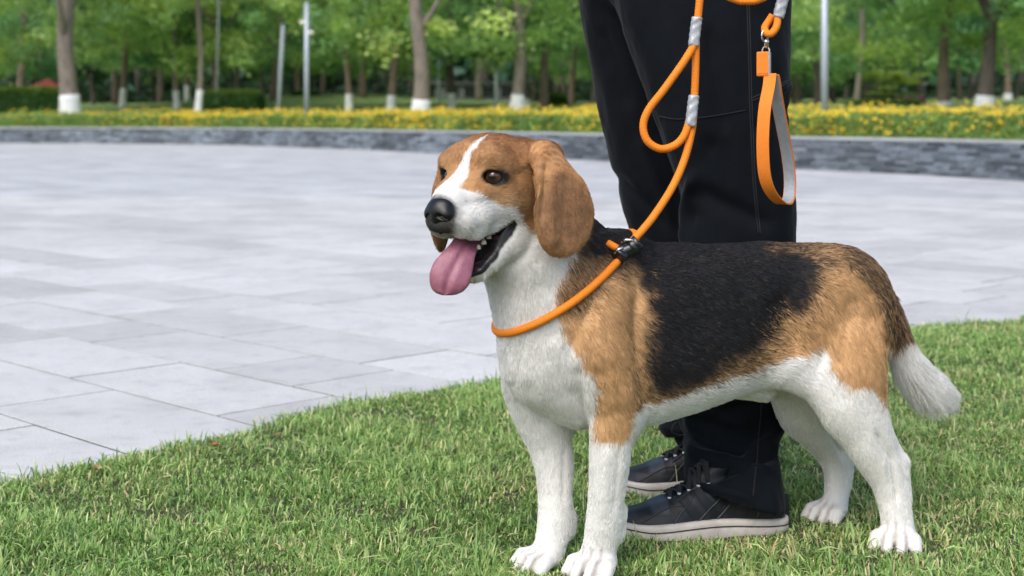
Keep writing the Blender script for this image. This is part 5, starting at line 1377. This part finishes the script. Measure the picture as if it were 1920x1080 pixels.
    # slider: black body with three collars the cord runs through, steel clips
    S2 = world(1176, 468, Yc - .008); dr = (world(1204, 432, Yc) - world(1176, 468, Yc)); dr /= np.linalg.norm(dr)
    dl = loop[(i0 + 10) % len(loop)] - loop[i0]; dl2 = loop[i0 - 10] - loop[i0]; dn = dl if dl[2] < dl2[2] else dl2; dn /= np.linalg.norm(dn)
    def collar(c, d, r1, L, m_, nm): c = np.array(c); mb = MB(); mb.tube([c - d * L, c - d * L * .8, c - d * L * .3, c + d * L * .3, c + d * L * .8, c + d * L], [r1 * .86, r1 * 1.02, r1 * .94, r1 * .94, r1 * 1.02, r1 * .86], 16); own(mb.obj(nm, m_))
    collar(world(1190, 459, Yc - .008), np.array([.55, 0, .45]) / .71, .0125, .0080, bm_, 'slider_collar'); collar(world(1164, 478, Yc - .010), dn, .0130, .0085, bm_, 'slider_collar')
    collar(world(1178, 468, Yc - .010), np.array([.8, 0, .35]) / .873, .0100, .0140, bm_, 'slider_body')
    q = world(1178, 457, Yc - .012); mb = MB(); mb.tube([q + np.array([-.010, 0, .002]), q + np.array([-.004, -.003, .006]), q + np.array([.005, -.004, .006]), q + np.array([.011, -.001, .001])], .0024, 7); own(mb.obj('slider_clip', sm))
    q = world(1158, 470, Yc - .016); mb = MB(); mb.tube([q + np.array([-.006, 0, -.004]), q + np.array([.001, -.003, .002]), q + np.array([.008, -.002, .005])], .0026, 7); own(mb.obj('slider_clip', sm))
    q = world(1168, 487, Yc - .014); mb = MB(); mb.tube([q, q + np.array([.003, -.002, -.005])], .0026, 7); own(mb.obj('slider_pin', sm))
    mb = MB(); mb.tube([world(1165, 470, Yc - .004), world(1152, 463, Yc - .006), world(1140, 456, Yc)], .0058, 12); own(mb.obj('cord_tail', om))
if 'dog' not in SKIP and 'leash' not in SKIP: build_leash()
# ================================================================== TREES AND THE FAR PARK
def px_ground(px, Y):
    """garden point at depth Y under photo column px"""
    X = (px - 960) * Y / F; d = behind_wall([(X, Y)]); return X, float(garden_z(np.array([(X, Y)]), d)[0])

bark_mats = [mat('bark', (.26, .22, .185), .9, col2=(.15, .125, .105), nscale=6, bump=1, bscale=14, bdist=.03, stretch=(3, 3, .5)),
             mat('bark_dark', (.115, .092, .080), .9, col2=(.065, .055, .050), nscale=6, bump=1, bscale=14, bdist=.03, stretch=(3, 3, .5)),
             mat('bark_red', (.25, .185, .145), .9, col2=(.14, .10, .082), nscale=6, bump=1, bscale=14, bdist=.03, stretch=(3, 3, .5))]
lime_m = mat('limewash', (.74, .75, .76), .85, col2=(.60, .61, .62), nscale=7, bump=.5, bscale=20, bdist=.01)

def crown_mesh(seed, R_, Hh, n, leaf, tint, low=0.0):
    """foliage in drooping boughs: leaf faces gathered in clumps, gaps between them"""
    rr = np.random.default_rng(seed); nc = 95
    th = rr.uniform(0, 2 * math.pi, nc); q = rr.random(nc) ** .55; u = rr.uniform(-1, 1, nc)
    c = np.stack([np.cos(th) * q * R_ * np.sqrt(np.clip(1 - (u * .8) ** 2, .1, 1)), np.sin(th) * q * R_ * np.sqrt(np.clip(1 - (u * .8) ** 2, .1, 1)), Hh * (u * .5)], 1)
    c[:, 2] -= .10 * Hh * q * (u < 0)                       # outer boughs hang
    rad = rr.uniform(.45, 1.05, nc) * R_ * .26
    k = rr.integers(0, nc, n); g = rr.normal(0, 1, (n, 3)); g /= np.linalg.norm(g, axis=1)[:, None]; r_ = rr.random(n) ** .45
    P = c[k] + g * (r_ * rad[k])[:, None] * np.array([1, 1, .55]); P[:, 2] -= (rr.random(n) < .15) * rr.random(n) * .5 * rad[k]
    s_ = leaf * rr.uniform(.6, 1.35, n); a = rr.normal(0, 1, (n, 3)); a[:, 2] = a[:, 2] * .5 - .35; a /= np.linalg.norm(a, axis=1)[:, None]
    up = rr.normal(0, .55, (n, 3)) + [0, 0, 1]; b = np.cross(a, up); b /= np.linalg.norm(b, axis=1)[:, None]
    V = np.stack([P - a * s_[:, None], P + b * s_[:, None] * .55, P + a * s_[:, None], P - b * s_[:, None] * .55], 1).reshape(-1, 3)
    i = np.arange(n) * 4; T = np.stack([i, i + 1, i + 2, i + 3], 1)
    cl = np.array(tint)[rr.integers(0, len(tint), nc)][k] * (1 + rr.normal(0, .16, n))[:, None] * rr.uniform(.85, 1.15, nc)[k][:, None]
    return V, T, np.repeat(np.clip(cl, .01, .9), 4, axis=0)

LIME = [(.330, .480, .190), (.430, .570, .210), (.240, .400, .190), (.560, .660, .250)]
MIDG = [(.190, .370, .200), (.270, .460, .200), (.140, .300, .180), (.360, .520, .200)]
DEEP = [(.070, .160, .095), (.095, .200, .110), (.055, .125, .080)]
leaf_m = leaf_mat('leaf', (.1, .2, .03), attr='tint', trans=.52, rough=.45, var=.15, nscale=1.5)
CROWNS = {}
def crown_data(key):
    if key not in CROWNS:
        kind, v = key; tint, n, lf = {'lime': (LIME, 13500, .082), 'mid': (MIDG, 13500, .085), 'deep': (DEEP, 9000, .17)}[kind]
        V, T, c = crown_mesh(100 + v * 7 + len(kind), 3.4, 5.2, n, lf, tint); o = mesh_obj('crown', V, T, leaf_m, attrs={'tint': c}, smooth=False); CROWNS[key] = o.data; bpy.data.objects.remove(o)
    return CROWNS[key]

def trunk_mesh(h, r, lean, seed, fork=None, bend=0):
    rr = random.Random(seed); mb = MB(); P = []
    def axis(t): return np.array([lean * t * h + bend * math.sin(t * math.pi) * .5 + (.02 + r * .35) * math.sin(t * 8 + seed * 1.7) - (.02 + r * .35) * math.sin(seed * 1.7), .05 * math.sin(t * 5 + seed), t * h])
    ts = np.linspace(-.03, 1, 16); P = [axis(t) for t in ts]
    rad = [r * (1 + .35 * math.exp(-max(t, 0) * h / .35)) * (1 - .45 * max(t, 0)) for t in ts]; mb.tube(P, rad, 14)
    n = fork if fork is not None else rr.randint(3, 5)
    for i in range(n):
        t0 = rr.uniform(.30, .72); a = rr.uniform(0, 6.28); b0 = axis(t0); L = rr.uniform(1.2, 2.4)
        d = np.array([math.cos(a) * .65, math.sin(a) * .65, .8]); Q = [b0, b0 + d * L * .35, b0 + d * L * .7 + [0, 0, .12 * L], b0 + d * L + [0, 0, .4 * L]]
        r0 = r * (1 - .45 * t0) * .55; mb.tube(catmull(Q, 4), np.linspace(r0, r0 * .25, 13), 7)
    return mb, axis, rad

def tree(px, Y, wpx, label, kind='lime', bark=0, wash=0, lean=0, crown_z=4.0, cs=1.0, h=6.0, fork=None, bend=0, seed=0, crown=True, name='tree', group='trees beyond the flower bed', dx=0, dy=0):
    X, z = px_ground(px, Y); r = wpx / 2 * Y / F
    root = empty(name, (X, Y, z)); tag(root, label, 'tree', group)
    mb, axis, rad = trunk_mesh(h, r, lean, seed, fork, bend); mb.obj('trunk', bark_mats[bark], root)
    if wash:
        m2 = MB(); ts = np.linspace(0, wash / h, 6); pp = [axis(t) for t in ts]; rr_ = [r * (1 + .35 * math.exp(-t * h / .35)) * (1 - .45 * t) + .014 for t in ts]; m2.tube(pp, rr_, 18); m2.obj('limewashed_base', lime_m, root)
    if crown:
        c = bpy.data.objects.new('crown', crown_data((kind, seed % 3))); COL.objects.link(c); c.parent = root; top = axis(min(1, crown_z / h))
        c.location = (top[0] + dx + math.sin(seed * 2.1) * 1.1, 1.9 * cs + dy, crown_z + 1.35 * cs); c.rotation_euler = (0, 0, seed * 1.3); c.scale = (cs, cs, cs)
    return root

TREES = [  # photo column, depth, trunk width px, label, options
    (131, 44, 36, 'thickest tree at the left, broad grey trunk with a limewashed base beside the hedge', dict(bark=0, wash=.78, lean=.035, crown_z=4.6, h=7, seed=1, kind='lime', cs=1.1)),
    (40, 60, 15, 'forked thin tree above the left hedge near the pink awning', dict(bark=2, crown_z=2.9, h=5, seed=2, kind='mid', lean=.01)),
    (230, 52, 11, 'slim tree with a white base left of the open lawn', dict(bark=2, wash=.72, crown_z=3.4, seed=3, kind='lime', fork=3)),
    (218, 66, 9, 'thin unpainted tree just left of the slim white-based one', dict(bark=2, crown_z=3.8, seed=4, kind='mid')),
    (333, 50, 11, 'slim dark tree with a white base, left of a pair of white-based trunks', dict(bark=0, wash=.66, crown_z=3.2, seed=5, kind='mid', lean=-.01)),
    (352, 58, 9, 'thin leaning tree whose white base almost touches its neighbour', dict(bark=2, wash=.65, crown_z=3.8, seed=6, kind='lime', lean=-.03)),
    (371, 46, 12, 'pale slim tree with a tall white base left of the clipped hedge block', dict(bark=0, wash=.78, crown_z=3.3, seed=7, kind='lime')),
    (403, 50, 13, 'dark reddish tree growing behind the clipped hedge block', dict(bark=2, crown_z=4.2, lean=.008, seed=8, kind='mid', cs=1.05)),
    (448, 64, 9, 'thin tree behind the right end of the clipped hedge block', dict(bark=1, crown_z=3.2, seed=9, kind='mid')),
    (514, 56, 15, 'leaning reddish trunk just left of the short grey pole', dict(bark=2, crown_z=3.3, lean=.04, seed=10, kind='mid')),
    (604, 66, 10, 'dark tree partly hidden right of the tall grey lamp post', dict(bark=1, crown_z=2.6, seed=11, kind='mid')),
    (655, 47, 12, 'slim brown tree with a white base on the grass mound', dict(bark=2, wash=.58, crown_z=3.0, seed=12, kind='lime', cs=.95)),
    (681, 58, 13, 'brown tree without limewash right of the mound\'s white-based one', dict(bark=2, crown_z=3.0, seed=13, kind='mid')),
    (733, 45, 15, 'brown tree with a white base and a low fork to the right', dict(bark=2, wash=.55, crown_z=3.6, seed=14, kind='lime', lean=.005)),
    (787, 40, 30, 'thick forking tree with the widest white base at the centre', dict(bark=0, wash=.48, crown_z=3.7, seed=15, kind='lime', h=6.5, fork=5, cs=1.1)),
    (848, 50, 14, 'dark tree with a white base between the thick central tree and the dog\'s head', dict(bark=1, wash=.52, crown_z=3.0, seed=16, kind='mid')),
    (898, 66, 12, 'pale distant tree in front of the grey building wall', dict(bark=0, crown_z=3.8, seed=17, kind='lime')),
    (968, 42, 22, 'mottled tree with a white base above the dog\'s ear', dict(bark=0, wash=.50, crown_z=3.6, seed=18, kind='lime', lean=.002, cs=1.05)),
    (986, 48, 9, 'small trunk with a short white base close behind the mottled tree', dict(bark=1, wash=.36, crown_z=3.9, seed=19, kind='mid', cs=.8)),
    (1020, 50, 17, 'leaning reddish tree just left of the person\'s legs', dict(bark=2, crown_z=3.9, lean=.035, seed=20, kind='mid', bend=.2)),
    (1072, 62, 13, 'distant brown tree nearest the person\'s left trouser edge', dict(bark=2, crown_z=3.0, seed=21, kind='lime')),
    (1489, 56, 10, 'thin trunk just right of the person\'s trousers', dict(bark=2, crown_z=2.7, seed=22, kind='mid')),
    (1533, 50, 13, 'dark trunk close behind the left side of the tall right lamp post', dict(bark=1, crown_z=2.8, seed=23, kind='mid', lean=.004)),
    (1561, 58, 11, 'dark trunk close behind the right side of the tall right lamp post', dict(bark=1, crown_z=2.4, seed=24, kind='mid')),
    (1606, 44, 11, 'crooked thin grey trunk right of the tall right lamp post', dict(bark=0, crown_z=3.3, seed=25, kind='lime', lean=-.03, bend=.34)),
    (1671, 60, 12, 'dark thin trunk standing in the pale yellow-leaved shrub', dict(bark=1, crown_z=2.8, seed=26, kind='mid')),
    (1728, 70, 15, 'distant dark tree above the purple flowering bush', dict(bark=1, crown_z=3.2, seed=27, kind='mid')),
    (1771, 36, 21, 'straight brown tree left of the thickest right-hand tree', dict(bark=2, crown_z=3.0, seed=28, kind='lime', lean=-.006, wash=.12)),
    (1845, 33, 28, 'thickest right-hand tree, dark trunk with a white base behind the flowers', dict(bark=1, wash=.26, crown_z=2.9, seed=29, kind='lime', cs=1.05, lean=-.008)),
    (290, 68, 8, 'thin distant trunk standing in the open lawn at the left', dict(bark=1, crown_z=3.4, seed=31, kind='mid', cs=.8)),
    (585, 70, 7, 'thin distant trunk just right of the tall left lamp post', dict(bark=2, crown_z=3.4, seed=32, kind='lime', cs=.8)),
    (1112, 56, 11, 'slim trunk touching the left outline of the trousers', dict(bark=0, crown_z=3.3, seed=33, kind='mid', cs=.9)),
    (1634, 66, 8, 'thin distant trunk between the crooked one and the pale shrub', dict(bark=1, crown_z=3.4, seed=34, kind='mid', cs=.8)),
    (1800, 58, 9, 'thin trunk between the two big right-hand trees', dict(bark=2, crown_z=3.5, seed=35, kind='lime', cs=.8)),
    (1888, 52, 12, 'slim brown tree near the right edge', dict(bark=2, wash=.25, crown_z=2.8, seed=30, kind='mid')),
]
if 'trees' not in SKIP:
    for px, Y, wp, lab, kw in TREES: tree(px, Y, wp, lab, **kw)
    # crowns that reach into the top of the picture from trees standing out of frame
    extra = [(-60, 46, 'lime'), (300, 64, 'mid'), (560, 66, 'lime'), (1150, 56, 'lime'), (1290, 60, 'mid'), (1410, 54, 'lime'), (1980, 40, 'lime'), (2080, 30, 'mid'), (-220, 50, 'mid')]
    labs = ['tree just outside the left edge whose foliage hangs into view', 'leafy tree far behind the open lawn at the left', 'leafy tree far behind the tall grey lamp post', 'tree behind the person\'s left trouser leg', 'tree hidden behind the middle of the person\'s trousers', 'tree behind the right edge of the person\'s trousers', 'tree just outside the right edge whose foliage hangs into view', 'tree farther out beyond the right edge', 'tree farther out beyond the left edge']
    for i, ((px, Y, k), lb) in enumerate(zip(extra, labs)): tree(px, Y, 12, lb, kind=k, bark=i % 3, crown_z=3.3, seed=40 + i)

def understory():
    """young bushy trees between the rows and the wood, their leaves almost to the ground"""
    spots = [(70, 63, .42, 'mid', 'bushy young tree behind the left hedge near the pink canopy'), (175, 70, .5, 'deep', 'dark bushy young tree right of the thickest left tree'), (290, 72, .5, 'mid', 'bushy young tree behind the open lawn at the left'), (430, 60, .40, 'lime', 'light green young tree above the clipped hedge block'),
             (490, 66, .45, 'mid', 'bushy young tree left of the short leaning pole'), (560, 74, .5, 'deep', 'dark bushy young tree behind the tall left lamp post'), (625, 70, .42, 'mid', 'green young tree behind the grass mound'), (705, 72, .46, 'lime', 'light green young tree between two white-based trunks'),
             (1000, 66, .42, 'mid', 'young tree behind the mottled tree'), (1060, 74, .5, 'lime', 'light green young tree left of the trousers'), (1500, 66, .48, 'lime', 'light green young tree just right of the trousers'), (1585, 72, .5, 'mid', 'young tree right of the tall right lamp post'),
             (1640, 74, .42, 'lime', 'light young tree behind the pale shrub'), (1820, 60, .42, 'mid', 'young tree between the two big right-hand trunks'), (1905, 58, .45, 'mid', 'young tree at the right edge')]
    for i, (px, Y, cs, kind, lab) in enumerate(spots):
        tree(px, Y, 6, lab, kind=kind, bark=1, crown_z=1.9, cs=cs, h=2.6, fork=3, seed=70 + i, name='young_tree', group='young trees in front of the far wood')
if 'woods' not in SKIP: understory()

def woods():
    """the far wood that closes the view: a deep dark mass of foliage over many dim trunks"""
    n = 120000; rr = np.random.default_rng(5); ang = rr.uniform(-.62, .62, n); Y = rr.uniform(82, 118, n); X = np.tan(ang * .85) * Y
    base = .9 + (Y - 40) * .0155; h = rr.random(n) ** .8 * 17 + 1.0 * sstep(-.2, .5, vnoise(np.c_[X, Y] * .12, 9)); cl = vnoise(np.c_[X * .22, Y * .2, h * .35], 7); keep = cl + rr.normal(0, .18, n) > -.42; X, Y, h, base, cl = X[keep], Y[keep], h[keep], base[keep], cl[keep]
    P = np.c_[X, Y, base + h]; V, T = leaf_cloud(P, np.full(len(P), .52), .4, .6); c = np.array([.105, .215, .150]) * (1 + 1.0 * np.clip(cl, -.5, 1) + rr.normal(0, .2, len(P)))[:, None]; c[rr.random(len(P)) < .12] = (.10, .17, .06)
    o = mesh_obj('woods', V, T, leaf_m, attrs={'tint': np.repeat(np.clip(c, .008, .5), 4, 0)}, smooth=False); tag(o, 'dark far wood closing the view behind the park trees', 'wood', kind='stuff')
    mb = MB()
    for i in range(120):
        a = rr.uniform(-.52, .52); y = rr.uniform(76, 100); x = math.tan(a) * y; z = .9 + (y - 40) * .0155; r = rr.uniform(.10, .22); ln = rr.normal(0, .02); mb.tube([(x, y, z - .5), (x + ln * 2, y, z + 2), (x + ln * 6, y, z + 6)], [r * 1.2, r, r * .7], 6)
    o2 = mb.obj('trunks', bark_mats[1], o); o2['kind'] = 'stuff'
    # lower dark shrubbery under the wood
    n = 26000; ang = rr.uniform(-.6, .6, n); Y = rr.uniform(78, 92, n); X = np.tan(ang) * Y; hh = 1.1 + .9 * vnoise(np.c_[X * .35, Y * .3], 3); z = .9 + (Y - 40) * .0155 + rr.random(n) * np.clip(hh, .2, 3)
    V, T = leaf_cloud(np.c_[X, Y, z], np.full(n, .22), .4, .6); c = np.array([.030, .062, .034]) * (1 + rr.normal(0, .3, n))[:, None]
    o3 = mesh_obj('undergrowth', V, T, leaf_m, o, attrs={'tint': np.repeat(np.clip(c, .008, .5), 4, 0)}, smooth=False); o3['kind'] = 'stuff'
if 'woods' not in SKIP: woods()

def hedge(px0, px1, Y, ytop, label, depth=1.6, taper=0, col=(.085, .185, .055), leaf=.055, name='clipped_hedge', cat='hedge', round_=0, n=15000, group=None):
    """clipped block: leaves over its faces, denser than inside, with a dark core"""
    x0, x1 = (px0 - 960) * Y / F, (px1 - 960) * Y / F; cx = (x0 + x1) / 2; d = behind_wall([(cx, Y)]); z0 = float(garden_z(np.array([(cx, Y)]), d)[0]) - .05; z1 = EYE + (HZ - ytop) * Y / F
    W_, Hh = (x1 - x0) / 2, z1 - z0; root = empty(name, (cx, Y + depth / 2, z0)); tag(root, label, cat, group)
    rr = np.random.default_rng(int(px0) + 999); P = rr.uniform(-1, 1, (n, 3)); f = rr.integers(0, 5, n)
    P[f == 0, 1] = -1; P[f == 1, 2] = 1; P[f == 2, 0] = -1; P[f == 3, 0] = 1; P[f == 4, 1] = -1
    nn = P / np.linalg.norm(P, axis=1)[:, None]; 
    if round_: P = P * (1 - round_) + nn * round_ * 1.1
    P = P * [W_, depth / 2, Hh / 2]; P += rr.normal(0, .03, P.shape) + (.05 * vnoise(P * 3, 5))[:, None] * nn; P[:, 2] += Hh / 2
    V, T = leaf_cloud(P, np.full(n, leaf), .4, .6); top = sstep(.80, .98, P[:, 2] / Hh); c = np.array(col) * (1 + rr.normal(0, .22, n))[:, None]; c = c * (1 - top)[:, None] + np.array([.17, .26, .05]) * top[:, None]
    mesh_obj('foliage', V, T, leaf_m, root, attrs={'tint': np.repeat(np.clip(c, .01, .9), 4, 0)}, smooth=False)
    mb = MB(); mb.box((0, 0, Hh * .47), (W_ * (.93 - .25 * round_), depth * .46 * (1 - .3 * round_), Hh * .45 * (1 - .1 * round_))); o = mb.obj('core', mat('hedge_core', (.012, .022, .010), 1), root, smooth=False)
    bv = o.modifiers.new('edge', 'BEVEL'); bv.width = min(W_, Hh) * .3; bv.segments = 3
    return root
if 'hedge' not in SKIP:
    hedge(-40, 111, 46, 166, 'long clipped hedge at the left edge, left of the thick tree')
    hedge(381, 479, 46, 171, 'clipped hedge block right of the pale slim tree', round_=.15)
    hedge(545, 590, 60, 172, 'small round dark bush behind the tall grey lamp post', round_=.8, col=(.022, .052, .022), n=5000, name='bush', cat='bush')
    hedge(1028, 1062, 52, 178, 'small round green bush between two trunks left of the person', round_=.7, col=(.075, .16, .03), n=5000, name='bush', cat='bush')
    hedge(1612, 1735, 40, 191, 'low wide clipped hedge behind the flowers at the right', round_=.3, n=9000)
    hedge(1703, 1735, 46, 179, 'low purple flowering bush at the right', round_=.7, col=(.36, .16, .30), n=4000, name='flowering_bush', cat='bush')
    # pale yellow-leaved shrub, leaves in flat tiers
    X, z = px_ground(1671, 54); root = empty('variegated_shrub', (X, 54, z)); tag(root, 'loose shrub with pale yellow-green tiers of leaves at the right', 'shrub')
    rr = np.random.default_rng(3); L = []
    for i in range(22): c = np.array([rr.normal(0, .42), rr.normal(0, .3), rr.uniform(.3, 1.15)]); k = 150; L.append(c + rr.normal(0, 1, (k, 3)) * [.16, .16, .035])
    P = np.concatenate(L); V, T = leaf_cloud(P, np.full(len(P), .045), .6, .55); c = np.array([.36, .46, .12]) * (1 + rr.normal(0, .15, len(P)))[:, None]; mesh_obj('foliage', V, T, leaf_m, root, attrs={'tint': np.repeat(c, 4, 0)}, smooth=False)
    mb = MB()
    for i in range(6): a = i * 1.1; mb.tube([(0, 0, 0), (.2 * math.cos(a), .2 * math.sin(a), .5), (.4 * math.cos(a), .3 * math.sin(a), 1.0)], [.02, .015, .008], 5)
    mb.obj('stems', bark_mats[1], root)

# ---- lamp posts and poles
pole_m = mat('galvanised_pole', (.42, .47, .52), .45, metal=.35, noise=.08, nscale=4); lamp_m = mat('lamp_glass', (.78, .74, .62), .35)
def post(px, Y, wpx, ytop, label, name='lamp_post', cat='lamp post', heads=(), lean=0, group='grey posts in the park', m_=None):
    X, z = px_ground(px, Y); r = wpx / 2 * Y / F; top = EYE + (HZ - ytop) * Y / F - z; root = empty(name, (X, Y, z)); tag(root, label, cat, group)
    mb = MB(); mb.tube([(0, 0, -.1), (lean * .5, 0, top * .5), (lean, 0, top)], [r, r * .97, r * .93], 14); mb.obj('shaft', m_ or pole_m, root)
    mb = MB(); mb.tube([(0, 0, 0), (0, 0, .06)], [r * 1.8, r * 1.8], 14); mb.obj('base_plate', m_ or pole_m, root)
    mb = MB(); mb.tube([(lean, 0, top), (lean, 0, top + .03), (lean, 0, top + .05)], [r * .98, r * .9, r * .4], 14); mb.obj('cap', m_ or pole_m, root)
    for dx, yh in heads:
        zz = EYE + (HZ - yh) * Y / F - z; mb = MB(); mb.tube([(0, 0, zz), (dx * .7, 0, zz + .03)], .02, 7); mb.obj('bracket', pole_m, root)
        import bmesh; bm = bmesh.new(); bmesh.ops.create_uvsphere(bm, u_segments=14, v_segments=9, radius=.085); me = bpy.data.meshes.new('floodlight'); 
        for v in bm.verts: v.co.z *= .7
        bm.to_mesh(me); bm.free(); me.materials.append(lamp_m); o = bpy.data.objects.new('floodlight', me); COL.objects.link(o); o.parent = root; o.location = (dx, 0, zz + .02)
    return root
if 'posts' not in SKIP:
    post(575, 38, 9.5, 8, 'tall grey lamp post with two small round lights, at the left', heads=((-.11, 44), (.11, 63)))
    post(521, 42, 8, 49, 'shorter pale pole leaning beside a reddish trunk, left of the tall lamp post', lean=.15, name='pole', cat='pole', m_=mat('dull_pole', (.27, .32, .34), .6))
    post(405, 46, 4, -40, 'thin white pipe running up beside the dark reddish tree', lean=.10, name='pole', cat='pole', m_=mat('white_pipe', (.26, .28, .29), .5))
    post(1546, 22, 14, -60, 'tall thick grey lamp post right of the person\'s legs')
    post(798, 52, 5, 100, 'thin white pole beside the thick central tree', name='pole', cat='pole', m_=mat('white_pipe', (.70, .74, .78), .5))
    post(823, 56, 5, 115, 'thin grey pole between the thick central tree and the dark one', name='pole', cat='pole')
    post(930, 50, 6, 140, 'short pale pole left of the mottled tree', name='pole', cat='pole', m_=mat('white_pipe', (.66, .72, .76), .5))

# ---- awning, grey building wall, small far things
def awning():
    Y = 50; X, z = px_ground(90, Y); root = empty('pop_up_canopy', (X, Y, z)); tag(root, 'pink-red pop-up canopy behind the left hedge', 'canopy')
    w2 = 26 * Y / F * 1.05; zt = EYE + (HZ - 147) * Y / F - z; ze = EYE + (HZ - 163) * Y / F - z; V, Fc = [], []
    for k in range(5):
        t = k / 4; hw_ = w2 * t ** .8; zz = zt + (ze - zt) * t ** .7
        for a in range(4): s1, s2 = ((-1, -1), (1, -1), (1, 1), (-1, 1))[a]; V.append((s1 * hw_, s2 * hw_, zz))
    for k in range(4):
        for a in range(4): V_ = k * 4 + a; W_ = k * 4 + (a + 1) % 4; Fc.append((V_, W_, W_ + 4, V_ + 4))
    n = len(V); V += [(x, y, ze - .18) for x, y, _ in V[16:20]]; Fc += [(16 + a, 16 + (a + 1) % 4, n + (a + 1) % 4, n + a) for a in range(4)]
    mesh_obj('cover', V, Fc, leaf_mat('canopy_cloth', (.90, .20, .25), trans=.45, rough=.7, var=.05), root, smooth=False)
    for s1 in (-1, 1):
        for s2 in (-1, 1): mb = MB(); mb.box((s1 * w2 * .96, s2 * w2 * .96, (ze - .1) / 2), (.025, .025, (ze - .1) / 2)); mb.obj('leg', pole_m, root, smooth=False)
awning()
def building():
    Y = 74; x0, x1 = (815 - 960) * Y / F, (985 - 960) * Y / F; _, z = px_ground(900, Y); zt = EYE + (HZ - 158) * Y / F
    root = empty('park_building', ((x0 + x1) / 2, Y, z)); tag(root, 'low grey building seen between trunks left of the mottled tree', 'building')
    w2 = (x1 - x0) / 2; h = zt - z; wm_ = mat('grey_render', (.20, .215, .235), .8, noise=.12, nscale=2); mb = MB(); mb.box((0, 2, h / 2), (w2, 2, h / 2)); mb.obj('wall', wm_, root, smooth=False)
    mb = MB(); mb.box((0, 2, h + .06), (w2 + .2, 2.2, .06)); mb.obj('roof', mat('roof_felt', (.12, .125, .13), .9), root, smooth=False)
    for i in range(4):
        x = -w2 + .9 + i * (2 * w2 - 1.8) / 3; mb = MB(); mb.box((x, -.01, h * .55), (.35, .02, h * .28)); f = mb.obj('window', mat('window_dark', (.03, .035, .04), .2), root, smooth=False)
        for s1 in (-1, 1): mb = MB(); mb.box((x + s1 * .37, -.02, h * .55), (.02, .03, h * .29)); mb.obj('frame', mat('frame_grey', (.35, .36, .38), .5), f, smooth=False)
building()
